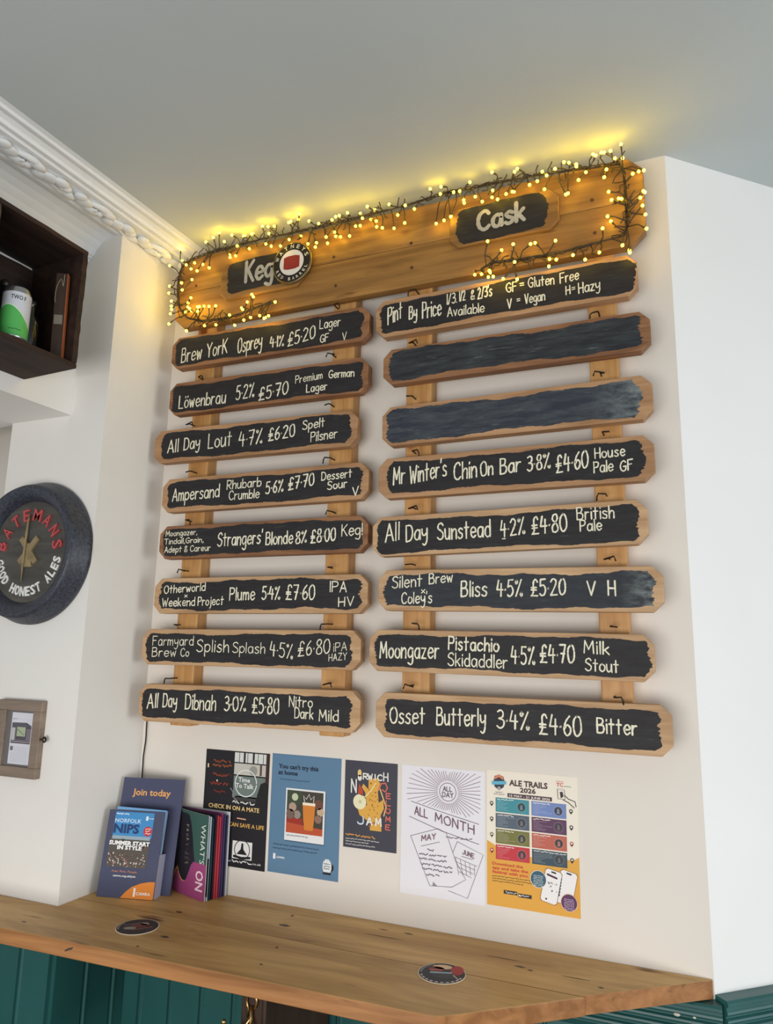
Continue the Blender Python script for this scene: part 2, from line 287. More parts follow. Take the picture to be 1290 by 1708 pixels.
def tag(o, label, cat=None, group=None):
    o['label'] = label
    if cat: o['category'] = cat
    if group: o['group'] = group
    return o
def thing(name, label, cat, loc=(0,0,0), rot=(0,0,0), group=None):
    o = bpy.data.objects.new(name, None); C.objects.link(o); o.location = loc; o.rotation_euler = rot
    o.empty_display_size = 0.05
    return tag(o, label, cat, group)
def struct(o):
    o['kind'] = 'structure'; return o
WRITING = {
 'L1': [('Brew', -0.868, 2.4986, -0.7899, 2.5011, 0.0457), ('YorK', -0.7737, 2.5012, -0.697, 2.5077, 0.0449), ('Osprey', -0.6626, 2.4996, -0.5757, 2.5064, 0.0465), ('4.1%', -0.5507, 2.5008, -0.5007, 2.4992, 0.0324), ('£5.20', -0.4897, 2.4958, -0.399, 2.5079, 0.0391), ('Lager', -0.3878, 2.5328, -0.3197, 2.5315, 0.0269), ('GF', -0.3842, 2.4895, -0.3553, 2.4919, 0.0232), ('V', -0.314, 2.4867, -0.2999, 2.4879, 0.0217)],
 'L2': [('Löwenbrau', -0.8641, 2.3504, -0.6909, 2.3483, 0.0394), ('5.2%', -0.6579, 2.3532, -0.5925, 2.3564, 0.0416), ('£5.70', -0.5787, 2.3419, -0.4792, 2.3517, 0.0374), ('Premium', -0.4589, 2.3787, -0.3708, 2.3819, 0.0219), ('German', -0.3528, 2.3801, -0.2725, 2.3755, 0.0226), ('Lager', -0.4224, 2.3469, -0.3545, 2.3474, 0.0227)],
 'L3': [('All', -0.8941, 2.2121, -0.8518, 2.2142, 0.0392), ('Day', -0.8338, 2.2167, -0.7739, 2.2201, 0.0359), ('Lout', -0.7461, 2.2134, -0.6615, 2.216, 0.0435), ('4.7%', -0.6381, 2.2092, -0.5562, 2.2129, 0.0427), ('£6.20', -0.5394, 2.2169, -0.4512, 2.2223, 0.0363), ('Spelt', -0.4295, 2.2383, -0.3581, 2.2414, 0.0256), ('Pilsner', -0.402, 2.2016, -0.3183, 2.2054, 0.0264)],
 'L4': [('Ampersand', -0.8617, 2.0612, -0.6926, 2.0647, 0.0373), ('Rhubarb', -0.6698, 2.0845, -0.553, 2.0864, 0.026), ('Crumble', -0.661, 2.0532, -0.5572, 2.0533, 0.0258), ('5.6%', -0.5391, 2.063, -0.4798, 2.0672, 0.033), ('£7.70', -0.466, 2.0689, -0.3837, 2.0782, 0.0337), ('Dessert', -0.3637, 2.0884, -0.2706, 2.0915, 0.0224), ('Sour', -0.3452, 2.0612, -0.2839, 2.0649, 0.0222), ('V', -0.269, 2.039, -0.2496, 2.0418, 0.0233)],
 'L5': [('Moongazer,', -0.8749, 1.9569, -0.761, 1.9576, 0.0154), ('Tindall,Grain,', -0.8776, 1.9331, -0.7372, 1.9344, 0.0154), ('Adept & Careur', -0.8752, 1.9082, -0.7109, 1.9092, 0.017), ("Strangers'", -0.6902, 1.9205, -0.5389, 1.9234, 0.0374), ('Blonde', -0.5306, 1.9188, -0.4423, 1.9196, 0.0341), ('8%', -0.4363, 1.9173, -0.3996, 1.9221, 0.0314), ('£8.00', -0.3896, 1.9181, -0.3127, 1.9227, 0.0343), ('Keg!', -0.2974, 1.9333, -0.2356, 1.9346, 0.0296)],
 'L6': [('Otherworld', -0.8659, 1.7888, -0.7195, 1.7956, 0.0221), ('x', -0.7917, 1.777, -0.7804, 1.7774, 0.0109), ('Weekend', -0.8691, 1.7514, -0.752, 1.7535, 0.0231), ('Project', -0.7441, 1.7535, -0.6555, 1.7556, 0.0236), ('Plume', -0.6387, 1.7676, -0.5539, 1.7684, 0.0338), ('5.4%', -0.5339, 1.7693, -0.4741, 1.7687, 0.0342), ('£7.60', -0.4582, 1.7686, -0.3687, 1.7678, 0.0378), ('IPA', -0.3273, 1.7873, -0.2759, 1.7856, 0.0269), ('HV', -0.301, 1.7485, -0.2547, 1.7512, 0.0226)],
 'L7': [('Farmyard', -0.8925, 1.6405, -0.7479, 1.6427, 0.0259), ('Brew', -0.8914, 1.6094, -0.8055, 1.6111, 0.0247), ('Co', -0.791, 1.6114, -0.7609, 1.6121, 0.0221), ('Splish', -0.738, 1.6256, -0.6286, 1.626, 0.0324), ('Splash', -0.618, 1.6252, -0.5133, 1.6247, 0.0276), ('4.5%', -0.5, 1.62, -0.4271, 1.6126, 0.037), ('£6.80', -0.4143, 1.6202, -0.3186, 1.6299, 0.0363), ('iPA', -0.3105, 1.6334, -0.2711, 1.6374, 0.0212), ('HAZY', -0.3233, 1.6091, -0.2704, 1.6146, 0.0173)],
 'L8': [('All', -0.8952, 1.4653, -0.8553, 1.4693, 0.0386), ('Day', -0.8402, 1.4715, -0.7898, 1.4739, 0.0362), ('Dibnah', -0.7635, 1.47, -0.6592, 1.4704, 0.0398), ('3.0%', -0.6347, 1.4716, -0.5634, 1.474, 0.0368), ('£5.80', -0.5459, 1.47, -0.4615, 1.4713, 0.0391), ('Nitro', -0.4341, 1.4917, -0.3636, 1.4921, 0.0259), ('Dark', -0.4169, 1.464, -0.3602, 1.4632, 0.0256), ('Mild', -0.3458, 1.4602, -0.2882, 1.4614, 0.0271)],
 'R1': [('Pint', -0.1774, 2.5095, -0.1332, 2.5253, 0.0484), ('By', -0.1155, 2.5153, -0.0899, 2.518, 0.0365), ('Price', -0.0775, 2.5124, -0.0219, 2.5133, 0.046), ('1/3;', -0.0086, 2.5399, 0.0214, 2.5414, 0.029), ('1/2', 0.026, 2.5426, 0.0444, 2.5448, 0.0274), ('&', 0.0562, 2.542, 0.0692, 2.5424, 0.0259), ("2/3's", 0.075, 2.5406, 0.1155, 2.5434, 0.0306), ('Available', -0.0071, 2.5053, 0.0947, 2.5014, 0.0261), ('GF', 0.1503, 2.5451, 0.1814, 2.5447, 0.0254), ('=', 0.1877, 2.5502, 0.197, 2.5504, 0.0239), ('Gluten', 0.2074, 2.5478, 0.2745, 2.5457, 0.0265), ('Free', 0.2863, 2.5447, 0.3345, 2.5472, 0.026), ('V', 0.1528, 2.5, 0.1665, 2.5003, 0.0252), ('=', 0.1791, 2.5106, 0.1865, 2.5106, 0.0211), ('Vegan', 0.1975, 2.506, 0.2508, 2.507, 0.025), ('H', 0.3002, 2.511, 0.3131, 2.5125, 0.0225), ('=', 0.3161, 2.5158, 0.3232, 2.5164, 0.0218), ('Hazy', 0.3305, 2.5093, 0.3839, 2.5122, 0.0269)],
 'R4': [('Mr', -0.1534, 2.0607, -0.1178, 2.0646, 0.0453), ("Winter's", -0.1077, 2.0607, -0.0056, 2.0752, 0.0449), ('Chin', 0.0109, 2.0615, 0.0728, 2.0662, 0.0438), ('On', 0.0796, 2.0657, 0.1144, 2.0691, 0.037), ('Bar', 0.1295, 2.068, 0.1831, 2.0723, 0.0378), ('3.8%', 0.196, 2.07, 0.2539, 2.075, 0.0361), ('£4.60', 0.2649, 2.0611, 0.3421, 2.069, 0.0414), ('House', 0.3548, 2.0883, 0.4247, 2.0898, 0.0245), ('Pale', 0.3514, 2.0538, 0.3968, 2.056, 0.026), ('GF', 0.4105, 2.052, 0.4407, 2.0565, 0.024)],
 'R5': [('All', -0.1727, 1.9113, -0.1313, 1.9174, 0.0458), ('Day', -0.1154, 1.9103, -0.0555, 1.9175, 0.0414), ('Sunstead', -0.0316, 1.912, 0.1071, 1.915, 0.0419), ('4.2%', 0.1287, 1.9128, 0.1907, 1.9187, 0.0393), ('_', 0.133, 1.9078, 0.1428, 1.9086, 0.0122), ('£4.80', 0.2044, 1.9156, 0.2892, 1.9208, 0.0411), ('British', 0.3099, 1.9452, 0.3953, 1.9455, 0.0285), ('Pale', 0.3164, 1.9178, 0.3668, 1.919, 0.0259)],
 'R6': [('Silent', -0.151, 1.7933, -0.069, 1.7977, 0.0292), ('Brew', -0.0525, 1.8024, 0.0103, 1.8074, 0.0249), ('x', -0.0721, 1.7803, -0.0609, 1.7808, 0.0137), ("Coley's", -0.1252, 1.7541, -0.0424, 1.7566, 0.0275), ('Bliss', 0.0294, 1.7706, 0.0967, 1.7717, 0.0365), ('4.5%', 0.1181, 1.7697, 0.1823, 1.7708, 0.0382), ('£5.20', 0.1999, 1.7706, 0.2823, 1.7726, 0.0375), ('V', 0.3269, 1.7709, 0.3489, 1.7707, 0.0307), ('H', 0.375, 1.7704, 0.3895, 1.7691, 0.0326)],
 'R7': [('Moongazer', -0.1815, 1.6206, -0.0235, 1.6228, 0.0395), ('Pistachio', -0.002, 1.6446, 0.1246, 1.6409, 0.031), ('Skidaddler', -0.0031, 1.6067, 0.1444, 1.6036, 0.0295), ('4.5%', 0.1504, 1.6146, 0.2085, 1.6143, 0.0389), ('£4.70', 0.2178, 1.619, 0.2974, 1.6198, 0.0395), ('Milk', 0.3157, 1.6422, 0.3728, 1.639, 0.0277), ('Stout', 0.3178, 1.6039, 0.3909, 1.6011, 0.0263)],
 'R8': [('Osset', -0.1514, 1.4651, -0.0579, 1.4685, 0.0379), ('Butterly', -0.0308, 1.4682, 0.0915, 1.471, 0.0393), ('3.4%', 0.1152, 1.4696, 0.1932, 1.4685, 0.0391), ('£4.60', 0.2128, 1.4615, 0.3079, 1.4619, 0.0426), ('Bitter', 0.3386, 1.4716, 0.4243, 1.4715, 0.0307)],
 'HK': [('Keg', -0.6437, 2.7178, -0.5411, 2.7197, 0.0657)],
 'HC': [('Cask', 0.0767, 2.7258, 0.2092, 2.7321, 0.0531)],
}
BOARDS = {
 'L1': (-0.9058, -0.2324, 2.5806, 0.1020, -0.0070, 0.014, 0.020),
 'L2': (-0.9012, -0.2327, 2.4308, 0.1020, -0.0076, 0.012, 0.016),
 'L3': (-0.9440, -0.2607, 2.2826, 0.1020, -0.0084, 0.027, 0.018),
 'L4': (-0.9000, -0.2236, 2.1303, 0.1013, 0.0015, 0.021, 0.018),
 'L5': (-0.8960, -0.2216, 1.9864, 0.0972, -0.0012, 0.014, 0.016),
 'L6': (-0.9000, -0.2184, 1.8324, 0.1013, -0.0016, 0.020, 0.017),
 'L7': (-0.9296, -0.2341, 1.6877, 0.1005, 0.0014, 0.015, 0.024),
 'L8': (-0.9252, -0.2311, 1.5354, 0.1031, 0.0079, 0.012, 0.024),
 'R1': (-0.2128, 0.4697, 2.5861, 0.1070, 0.0109, 0.014, 0.004),
 'R2': (-0.1877, 0.4923, 2.4378, 0.0990, 0.0028, 0.019, 0.022),
 'R3': (-0.1870, 0.4896, 2.2767, 0.1070, 0.0088, 0.013, 0.025),
 'R4': (-0.1943, 0.4868, 2.1341, 0.1070, 0.0024, 0.026, 0.021),
 'R5': (-0.2079, 0.4657, 1.9819, 0.1027, 0.0129, 0.014, 0.020),
 'R6': (-0.1886, 0.4915, 1.8370, 0.1022, -0.0087, 0.018, 0.019),
 'R7': (-0.2099, 0.4656, 1.6874, 0.1022, -0.0097, 0.017, 0.009),
 'R8': (-0.1882, 0.4945, 1.5369, 0.1064, -0.0020, 0.026, 0.024),
}
CABLE = [(-0.5447, -0.092, 2.6376), (-0.5894, -0.092, 2.6284), (-0.6514, -0.092, 2.6161), (-0.7153, -0.092, 2.6115), (-0.7812, -0.092, 2.6147), (-0.8458, -0.092, 2.6374), (-0.8765, -0.092, 2.6747), (-0.888, -0.092, 2.7253), (-0.8903, -0.092, 2.7768), (-0.8796, -0.092, 2.8138), (-0.8446, -0.092, 2.8355), (-0.7771, -0.092, 2.844), (-0.6887, -0.092, 2.8456), (-0.5818, -0.092, 2.8485), (-0.4988, -0.092, 2.8459), (-0.379, -0.092, 2.8462), (-0.2642, -0.092, 2.8464), (-0.1184, -0.092, 2.8491), (-0.0141, -0.092, 2.8601), (0.0863, -0.092, 2.8565), (0.2141, -0.092, 2.8502), (0.3204, -0.092, 2.8413), (0.4078, -0.092, 2.8333), (0.4446, -0.092, 2.8285), (0.4518, -0.092, 2.7969), (0.4526, -0.092, 2.7477), (0.452, -0.092, 2.6993), (0.4515, -0.092, 2.6545), (0.4423, -0.092, 2.6327), (0.4145, -0.092, 2.6309), (0.3649, -0.092, 2.6256), (0.2996, -0.092, 2.62), (0.2402, -0.092, 2.6192), (0.1794, -0.092, 2.6218), (0.117, -0.092, 2.6278), (0.0898, -0.092, 2.613)]
BULBS = [(0.4974, -0.107, 2.7845), (0.4967, -0.1067, 2.7264), (0.4966, -0.1132, 2.6269), (0.4955, -0.1048, 2.669), (0.4931, -0.0959, 2.7373), (0.4904, -0.115, 2.6873), (0.4863, -0.1124, 2.7106), (0.4853, -0.0972, 2.7914), (0.4719, -0.1097, 2.7804), (0.4562, -0.102, 2.5801), (0.4553, -0.0978, 2.5884), (0.4502, -0.1005, 2.835), (0.4483, -0.1133, 2.8645), (0.4433, -0.1017, 2.7249), (0.441, -0.111, 2.5969), (0.4372, -0.1096, 2.7226), (0.4325, -0.1071, 2.8346), (0.4232, -0.112, 2.854), (0.4209, -0.1138, 2.7197), (0.416, -0.097, 2.6743), (0.4137, -0.0966, 2.7548), (0.4122, -0.1155, 2.8036), (0.4088, -0.0978, 2.6887), (0.4073, -0.0979, 2.8641), (0.4058, -0.11, 2.7877), (0.4021, -0.1124, 2.8552), (0.3975, -0.1134, 2.6497), (0.3879, -0.1102, 2.8525), (0.3861, -0.0978, 2.5971), (0.3807, -0.0996, 2.8652), (0.3629, -0.1086, 2.8139), (0.3539, -0.1094, 2.5786), (0.3433, -0.0987, 2.8039), (0.3405, -0.1105, 2.834), (0.3397, -0.1031, 2.8456), (0.326, -0.1148, 2.5932), (0.3226, -0.1088, 2.8506), (0.3174, -0.1038, 2.7698), (0.3138, -0.1173, 2.7589), (0.3108, -0.1102, 2.8547), (0.2881, -0.1089, 2.8427), (0.285, -0.1107, 2.592), (0.2844, -0.1093, 2.6441), (0.2668, -0.1112, 2.5774), (0.2667, -0.11, 2.8286), (0.2667, -0.0982, 2.6037), (0.2597, -0.1066, 2.7936), (0.2546, -0.1032, 2.8472), (0.2432, -0.1117, 2.8177), (0.2334, -0.1076, 2.65), (0.2222, -0.1075, 2.6494), (0.2198, -0.0939, 2.8246), (0.1911, -0.1051, 2.8709), (0.1864, -0.1165, 2.856), (0.1841, -0.0944, 2.5673), (0.1831, -0.1179, 2.6023), (0.1802, -0.0995, 2.811), (0.1801, -0.1174, 2.7995), (0.1782, -0.1078, 2.6581), (0.1599, -0.1003, 2.8091), (0.1485, -0.096, 2.5746), (0.1451, -0.095, 2.6555), (0.1395, -0.1092, 2.793), (0.1267, -0.1143, 2.8718), (0.1266, -0.1124, 2.5765), (0.126, -0.1063, 2.824), (0.1228, -0.101, 2.8081), (0.1149, -0.0933, 2.5999), (0.1135, -0.0994, 2.602), (0.1133, -0.1141, 2.6766), (0.1125, -0.1071, 2.5808), (0.1005, -0.1165, 2.7914), (0.0915, -0.0942, 2.5996), (0.0823, -0.1175, 2.8095), (0.0738, -0.0948, 2.6009), (0.0635, -0.1022, 2.8667), (0.0478, -0.1076, 2.8144), (0.0478, -0.1035, 2.8085), (0.0353, -0.1026, 2.8471), (0.0232, -0.1177, 2.837), (0.0117, -0.1072, 2.7741), (0.0117, -0.1043, 2.7772), (-0.0074, -0.1053, 2.769), (-0.0165, -0.1056, 2.8715), (-0.0184, -0.105, 2.8502), (-0.0334, -0.0945, 2.772), (-0.0453, -0.1105, 2.8688), (-0.0937, -0.1025, 2.8248), (-0.1171, -0.1121, 2.8354), (-0.1208, -0.104, 2.7882), (-0.1424, -0.1031, 2.8177), (-0.153, -0.1019, 2.7806), (-0.17, -0.1, 2.8589), (-0.1864, -0.1065, 2.7867), (-0.204, -0.105, 2.7948), (-0.2041, -0.1086, 2.8104), (-0.216, -0.0956, 2.8561), (-0.2262, -0.0963, 2.8281), (-0.2289, -0.1169, 2.8558), (-0.2444, -0.1141, 2.8249), (-0.2569, -0.1027, 2.85), (-0.26, -0.094, 2.8173), (-0.2668, -0.1102, 2.8079), (-0.2845, -0.1103, 2.7814), (-0.2922, -0.1131, 2.8533), (-0.3155, -0.1172, 2.8475), (-0.3223, -0.093, 2.797), (-0.331, -0.1054, 2.7931), (-0.332, -0.1078, 2.8537), (-0.3412, -0.0935, 2.8157), (-0.3459, -0.103, 2.8497), (-0.3595, -0.1097, 2.7949), (-0.3614, -0.096, 2.7837), (-0.3821, -0.1161, 2.8386), (-0.386, -0.1169, 2.7785), (-0.3984, -0.1, 2.7772), (-0.4189, -0.1077, 2.8602), (-0.4221, -0.1026, 2.7909), (-0.4365, -0.134, 2.871), (-0.4499, -0.0962, 2.826), (-0.4532, -0.1107, 2.8719), (-0.476, -0.1142, 2.8681), (-0.4822, -0.1158, 2.8651), (-0.4884, -0.0988, 2.8212), (-0.5052, -0.1169, 2.7939), (-0.5188, -0.1092, 2.6236), (-0.536, -0.1087, 2.8695), (-0.539, -0.1084, 2.5847), (-0.5501, -0.0972, 2.814), (-0.5517, -0.1053, 2.5827), (-0.5519, -0.1164, 2.867), (-0.5529, -0.1105, 2.5783), (-0.5563, -0.1037, 2.8527), (-0.5591, -0.1127, 2.8147), (-0.5705, -0.1189, 2.8713), (-0.5738, -0.1023, 2.5934), (-0.5925, -0.1126, 2.6514), (-0.5965, -0.1146, 2.6585), (-0.6018, -0.1071, 2.5904), (-0.6178, -0.0972, 2.8694), (-0.62, -0.1012, 2.8666), (-0.6251, -0.0946, 2.6496), (-0.6252, -0.1156, 2.616), (-0.6296, -0.0939, 2.8242), (-0.634, -0.0939, 2.5936), (-0.6426, -0.096, 2.6327), (-0.6465, -0.0966, 2.8705), (-0.6527, -0.0948, 2.8714), (-0.6559, -0.1069, 2.5751), (-0.6724, -0.0965, 2.8414), (-0.6731, -0.1002, 2.8061), (-0.6823, -0.113, 2.8705), (-0.6836, -0.098, 2.6165), (-0.6906, -0.1038, 2.8032), (-0.6991, -0.0954, 2.8172), (-0.7081, -0.1139, 2.8538), (-0.7128, -0.1354, 2.872), (-0.7226, -0.1081, 2.587), (-0.7345, -0.1, 2.6538), (-0.7427, -0.1234, 2.87), (-0.7546, -0.1062, 2.6526), (-0.7709, -0.0971, 2.788), (-0.7746, -0.095, 2.5984), (-0.7805, -0.0964, 2.6627), (-0.7806, -0.1093, 2.8706), (-0.7811, -0.1172, 2.6515), (-0.7917, -0.1024, 2.8012), (-0.7934, -0.1105, 2.6553), (-0.7994, -0.1177, 2.7728), (-0.8038, -0.096, 2.6501), (-0.8179, -0.1164, 2.6522), (-0.821, -0.1032, 2.6513), (-0.8214, -0.1115, 2.7508), (-0.8233, -0.1029, 2.8121), (-0.824, -0.1164, 2.7847), (-0.8258, -0.1049, 2.6944), (-0.8373, -0.1001, 2.5896), (-0.8379, -0.1012, 2.6675), (-0.8395, -0.0995, 2.6825), (-0.8471, -0.099, 2.6531), (-0.8503, -0.1088, 2.8081), (-0.8603, -0.1121, 2.747), (-0.8603, -0.1062, 2.7265), (-0.8708, -0.1044, 2.8289), (-0.8806, -0.1034, 2.8699), (-0.8889, -0.1142, 2.6625), (-0.8993, -0.1061, 2.6962), (-0.9012, -0.102, 2.6813), (-0.9024, -0.1021, 2.6559), (-0.9101, -0.0963, 2.6263), (-0.9121, -0.1121, 2.8156), (-0.9192, -0.0971, 2.731), (-0.9227, -0.0931, 2.7574)]
H1 = [(-0.8017, 2.4456), (-0.8253, 2.3005), (-0.8038, 2.1506), (-0.8109, 2.0034), (-0.8089, 1.8559), (-0.8335, 1.7002), (-0.822, 1.5501)]
H2 = [(-0.3461, 2.6013), (-0.3484, 2.4538), (-0.3505, 2.3065), (-0.3411, 2.1518), (-0.3319, 2.0021), (-0.3372, 1.8526), (-0.3316, 1.7039), (-0.3294, 1.5522)]
H3 = [(-0.0991, 2.6022), (-0.106, 2.4529), (-0.1041, 2.2996), (-0.1022, 2.1493), (-0.1003, 2.0002), (-0.1001, 1.8541), (-0.0967, 1.7064), (-0.1011, 1.5557)]
H4 = [(0.376, 2.4559), (0.3748, 2.3009), (0.375, 2.1523), (0.3764, 2.0039), (0.3775, 1.8549), (0.3757, 1.7015), (0.3775, 1.5481)]
# ---------------------------------------------------------------- hand lettering (single-stroke capitals and minuscules)
GL = {
'A':'0,0 28,100 56,0|8,35 48,35','B':'0,0 0,100|~0,100 35,98 42,78 30,58 2,54|~2,54 40,52 50,28 38,4 0,0','C':'~55,82 38,100 10,85 0,50 10,14 35,0 56,16',
'D':'0,0 0,100|~0,100 40,92 55,50 40,8 0,0','E':'50,100 0,100 0,0 52,0|0,52 40,52','F':'50,100 0,100 0,0|0,54 38,54','G':'~55,82 38,100 10,85 0,50 10,14 35,0 54,14 55,44|32,44 58,44',
'H':'0,0 0,100|50,0 50,100|0,50 50,50','I':'2,0 2,100','J':'~40,100 40,25 25,0 5,8 0,22','K':'0,0 0,100|48,100 2,45|14,56 50,0','L':'0,100 0,0 46,0','M':'0,0 6,100 32,30 58,100 64,0',
'N':'0,0 0,100 48,0 48,100','O':'~30,100 5,80 0,45 12,8 32,0 52,15 58,52 48,88 30,100','P':'0,0 0,100|~0,100 40,96 48,74 36,52 2,48','R':'0,0 0,100|~0,100 40,96 48,74 36,52 2,48|14,48 50,0',
'S':'~50,86 32,100 8,90 6,68 28,54 48,36 44,10 20,0 0,14','T':'0,100 56,100|28,100 28,0','U':'~0,100 2,30 22,0 44,14 50,45 50,100','V':'0,100 26,0 52,100','W':'0,100 18,0 36,70 54,0 72,100',
'X':'0,100 50,0|50,100 0,0','Y':'0,100 26,52 52,100|26,52 26,0','Z':'0,100 50,100 0,0 52,0',
'a':'~44,50 24,62 4,46 2,16 18,0 36,10 44,40|44,60 46,0','b':'0,100 0,0|~0,36 20,60 42,46 42,16 24,0 0,10','c':'~42,50 24,62 4,46 2,16 20,0 44,12','d':'~44,46 24,62 4,46 2,16 20,0 44,14|44,100 44,0',
'e':'~3,32 44,36 38,58 20,62 4,44 4,16 22,0 44,12','f':'~38,92 24,100 16,84 16,0|2,58 34,58','g':'~44,50 24,62 4,46 2,20 18,4 40,20 44,48|~44,60 44,-20 26,-38 4,-28','h':'0,100 0,0|~0,34 20,60 38,50 40,0',
'i':'2,62 2,0|2,84 2,91','j':'~14,62 14,-20 0,-36|14,84 14,91','k':'0,100 0,0|36,60 2,26|12,34 38,0','l':'2,100 2,0','m':'0,62 0,0|~0,40 14,60 28,48 28,0|~28,40 44,60 56,48 58,0','n':'0,62 0,0|~0,38 20,60 38,48 40,0',
'o':'~22,62 4,48 2,18 20,0 40,14 42,44 22,62','p':'0,62 0,-38|~0,44 22,62 42,46 40,16 20,2 0,14','r':'0,62 0,0|~0,36 14,58 32,58','s':'~36,54 20,62 4,50 14,36 34,24 32,6 14,0 0,8','t':'16,95 16,0|0,62 36,62',
'u':'~0,62 2,14 18,0 36,18 40,62|40,62 42,0','v':'0,62 18,0 36,62','w':'0,62 12,0 26,50 40,0 52,62','x':'0,60 36,0|36,60 0,0','y':'~0,62 4,30 20,20 38,34|~42,62 40,-10 24,-38 4,-30','z':'0,60 36,60 0,0 38,0',
'ö':'~22,62 4,48 2,18 20,0 40,14 42,44 22,62|8,82 9,90|33,82 34,90',
'0':'~25,100 5,80 0,45 10,8 27,0 46,18 50,55 42,90 25,100','1':'2,0 2,100','2':'~2,82 20,100 42,88 40,62 0,0|0,0 50,0','3':'~4,92 26,100 42,84 34,60 14,54|~14,54 44,44 44,14 22,0 0,10','4':'14,100 0,42 48,42|36,78 34,0',
'5':'46,100 8,100 4,58|~4,58 30,62 46,36 36,6 14,0 0,10','6':'~38,98 14,70 2,30 16,0 40,10 44,36 26,52 6,34','7':'0,100 46,100 18,0|10,50 40,50','8':'~26,54 6,74 14,98 36,98 42,76 26,54 4,34 6,6 26,0 46,10 44,36 26,54','9':'~42,70 26,50 6,60 4,88 24,100 42,88 42,60 36,0',
'%':'50,100 6,0|~10,96 2,86 10,76 18,86 10,96|~50,20 42,10 50,0 58,10 50,20','£':'~48,84 36,100 18,90 16,60 16,20 0,0|0,0 50,0|0,50 40,50|0,36 40,36','.':'2,40 4,44',';':'2,0 4,4','&':'~50,0 14,60 16,92 32,98 38,80 6,30 10,4 28,0 48,34',
"'":'4,104 1,82','!':'2,100 2,28|2,0 2,7','=':'0,54 34,54|0,30 34,30','/':'34,100 0,0','-':'0,45 30,45',',':'8,8 2,-14','_':'0,0 40,0','?':'~0,84 20,100 40,84 36,62 20,46 20,28|20,0 20,6'}
def crom(P, n=6):
    out = []
    for i in range(len(P)-1):
        p0, p1, p2, p3 = P[max(i-1, 0)], P[i], P[i+1], P[min(i+2, len(P)-1)]
        for k in range(n):
            t = k/n
            out.append(tuple(0.5*((2*p1[j]) + (-p0[j]+p2[j])*t + (2*p0[j]-5*p1[j]+4*p2[j]-p3[j])*t*t + (-p0[j]+3*p1[j]-3*p2[j]+p3[j])*t**3) for j in (0, 1)))
    out.append(P[-1]); return out
def hand(mb, t, x0, z0, x1, z1, cap, w, m, ly=1, jit=0.25, e=0.0003, wob=1.5):
    """hand-drawn word whose baseline runs from (x0,z0) to (x1,z1)"""
    strokes = []; x = 0
    for ch in t:
        if ch == ' ': x += 34; continue
        xm = 0
        for part in GL[ch].split('|'):
            sm = part[0] == '~'
            P = [tuple(float(c) for c in q.split(',')) for q in part.lstrip('~').split()]
            xm = max(xm, max(p[0] for p in P))
            P = [(x+a+random.uniform(-wob, wob), b+random.uniform(-wob, wob)) for a, b in P]
            if sm: strokes.append(crom(P))
            else:
                for a, b in zip(P[:-1], P[1:]):
                    strokes.append([a, ((a[0]+b[0])/2, (a[1]+b[1])/2), b])
        x += xm + 19
    i_ = w*0.55 if x1-x0 > 4*w else 0
    z0, z1 = z0+(z1-z0)*i_/(x1-x0), z1-(z1-z0)*i_/(x1-x0); x0 += i_; x1 -= i_
    W = x - 19; s = (x1-x0)/max(W, 1); sl = (z1-z0)/((x1-x0) or 1e-6)
    for i, P in enumerate(strokes):
        mb.stroke([(x0+a*s, z0+a*s*sl+b*cap/100) for a, b in P], w, m, ly+0.09*(i % 9), e, jit)
def squig(mb, x0, x1, z, h, m, ly=1, w=None, words=True):
    """a line of print too small to read: broken dashes of letter height"""
    x = x0
    while x < x1-h*0.5:
        l = min(random.uniform(2.0, 6.0)*h, x1-x)
        P = []; n = max(3, int(l/(h*0.45)))
        for k in range(n+1): P.append((x+l*k/n, z+random.uniform(0, h)))
        mb.stroke(P, w or h*0.5, m, ly)
        x += l + h*0.9
# ================================================================ THE SETTING
ZC, ZT = 2.887, 0.990
XL, XR, YB = -0.967, 0.5455, -0.258
TH = R(42.4); SD = Vector((math.cos(TH), math.sin(TH), 0)); SN = Vector((math.sin(TH), -math.cos(TH), 0))
PHI = R(3.3)
mb = MB(); mb.box((-4.5, -6, -0.05), (5, 2.5, 0), FLOOR); struct(mb.build('floor'))
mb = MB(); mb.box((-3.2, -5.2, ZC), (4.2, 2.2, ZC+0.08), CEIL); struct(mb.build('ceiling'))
# back wall with the splayed return on the right
mb = MB(); mb.box((XL-0.01, 0, 0), (XR, 0.14, ZC), WALL); struct(mb.build('wall_back'))
p0 = Vector((XR, 0, 0)); p1 = p0 + SD*1.6; off = Vector((-SN.x, -SN.y, 0))*0.14
mb = MB(); mb.prism_z([(p0.x, p0.y), (p1.x, p1.y), (p1.x+off.x, p1.y+off.y), (p0.x, p0.y+0.14/math.cos(TH)*1.0)], 0, ZC, WALLW); struct(mb.build('wall_right'))
# pier on the left of the recess
mb = MB(); mb.prism_z([(-1.339, YB), (-0.9724, YB), (XL, 0.0), (XL, 0.14), (-1.339, 0.14)], 0, ZC, PILLAR); struct(mb.build('wall_pier'))
mb = MB(); mb.box((-3.2, 0.03, 0), (-1.341, 0.11, ZC), WALL); struct(mb.build('wall_far_left'))
# boxed-in beam over the left side (its face turns 3 degrees off square)
LF = Matrix.Rotation(-PHI, 4, 'Z'); LF.translation = Vector((-1.1016, YB, 0))   # x out of the beam face, y towards the back wall
def put_left(o): o.matrix_world = LF @ o.matrix_basis; return o
mb = MB(); mb.box((-1.6, -4.2, 2.298), (0, -0.0, ZC), PILLAR); struct(put_left(mb.build('wall_left')))

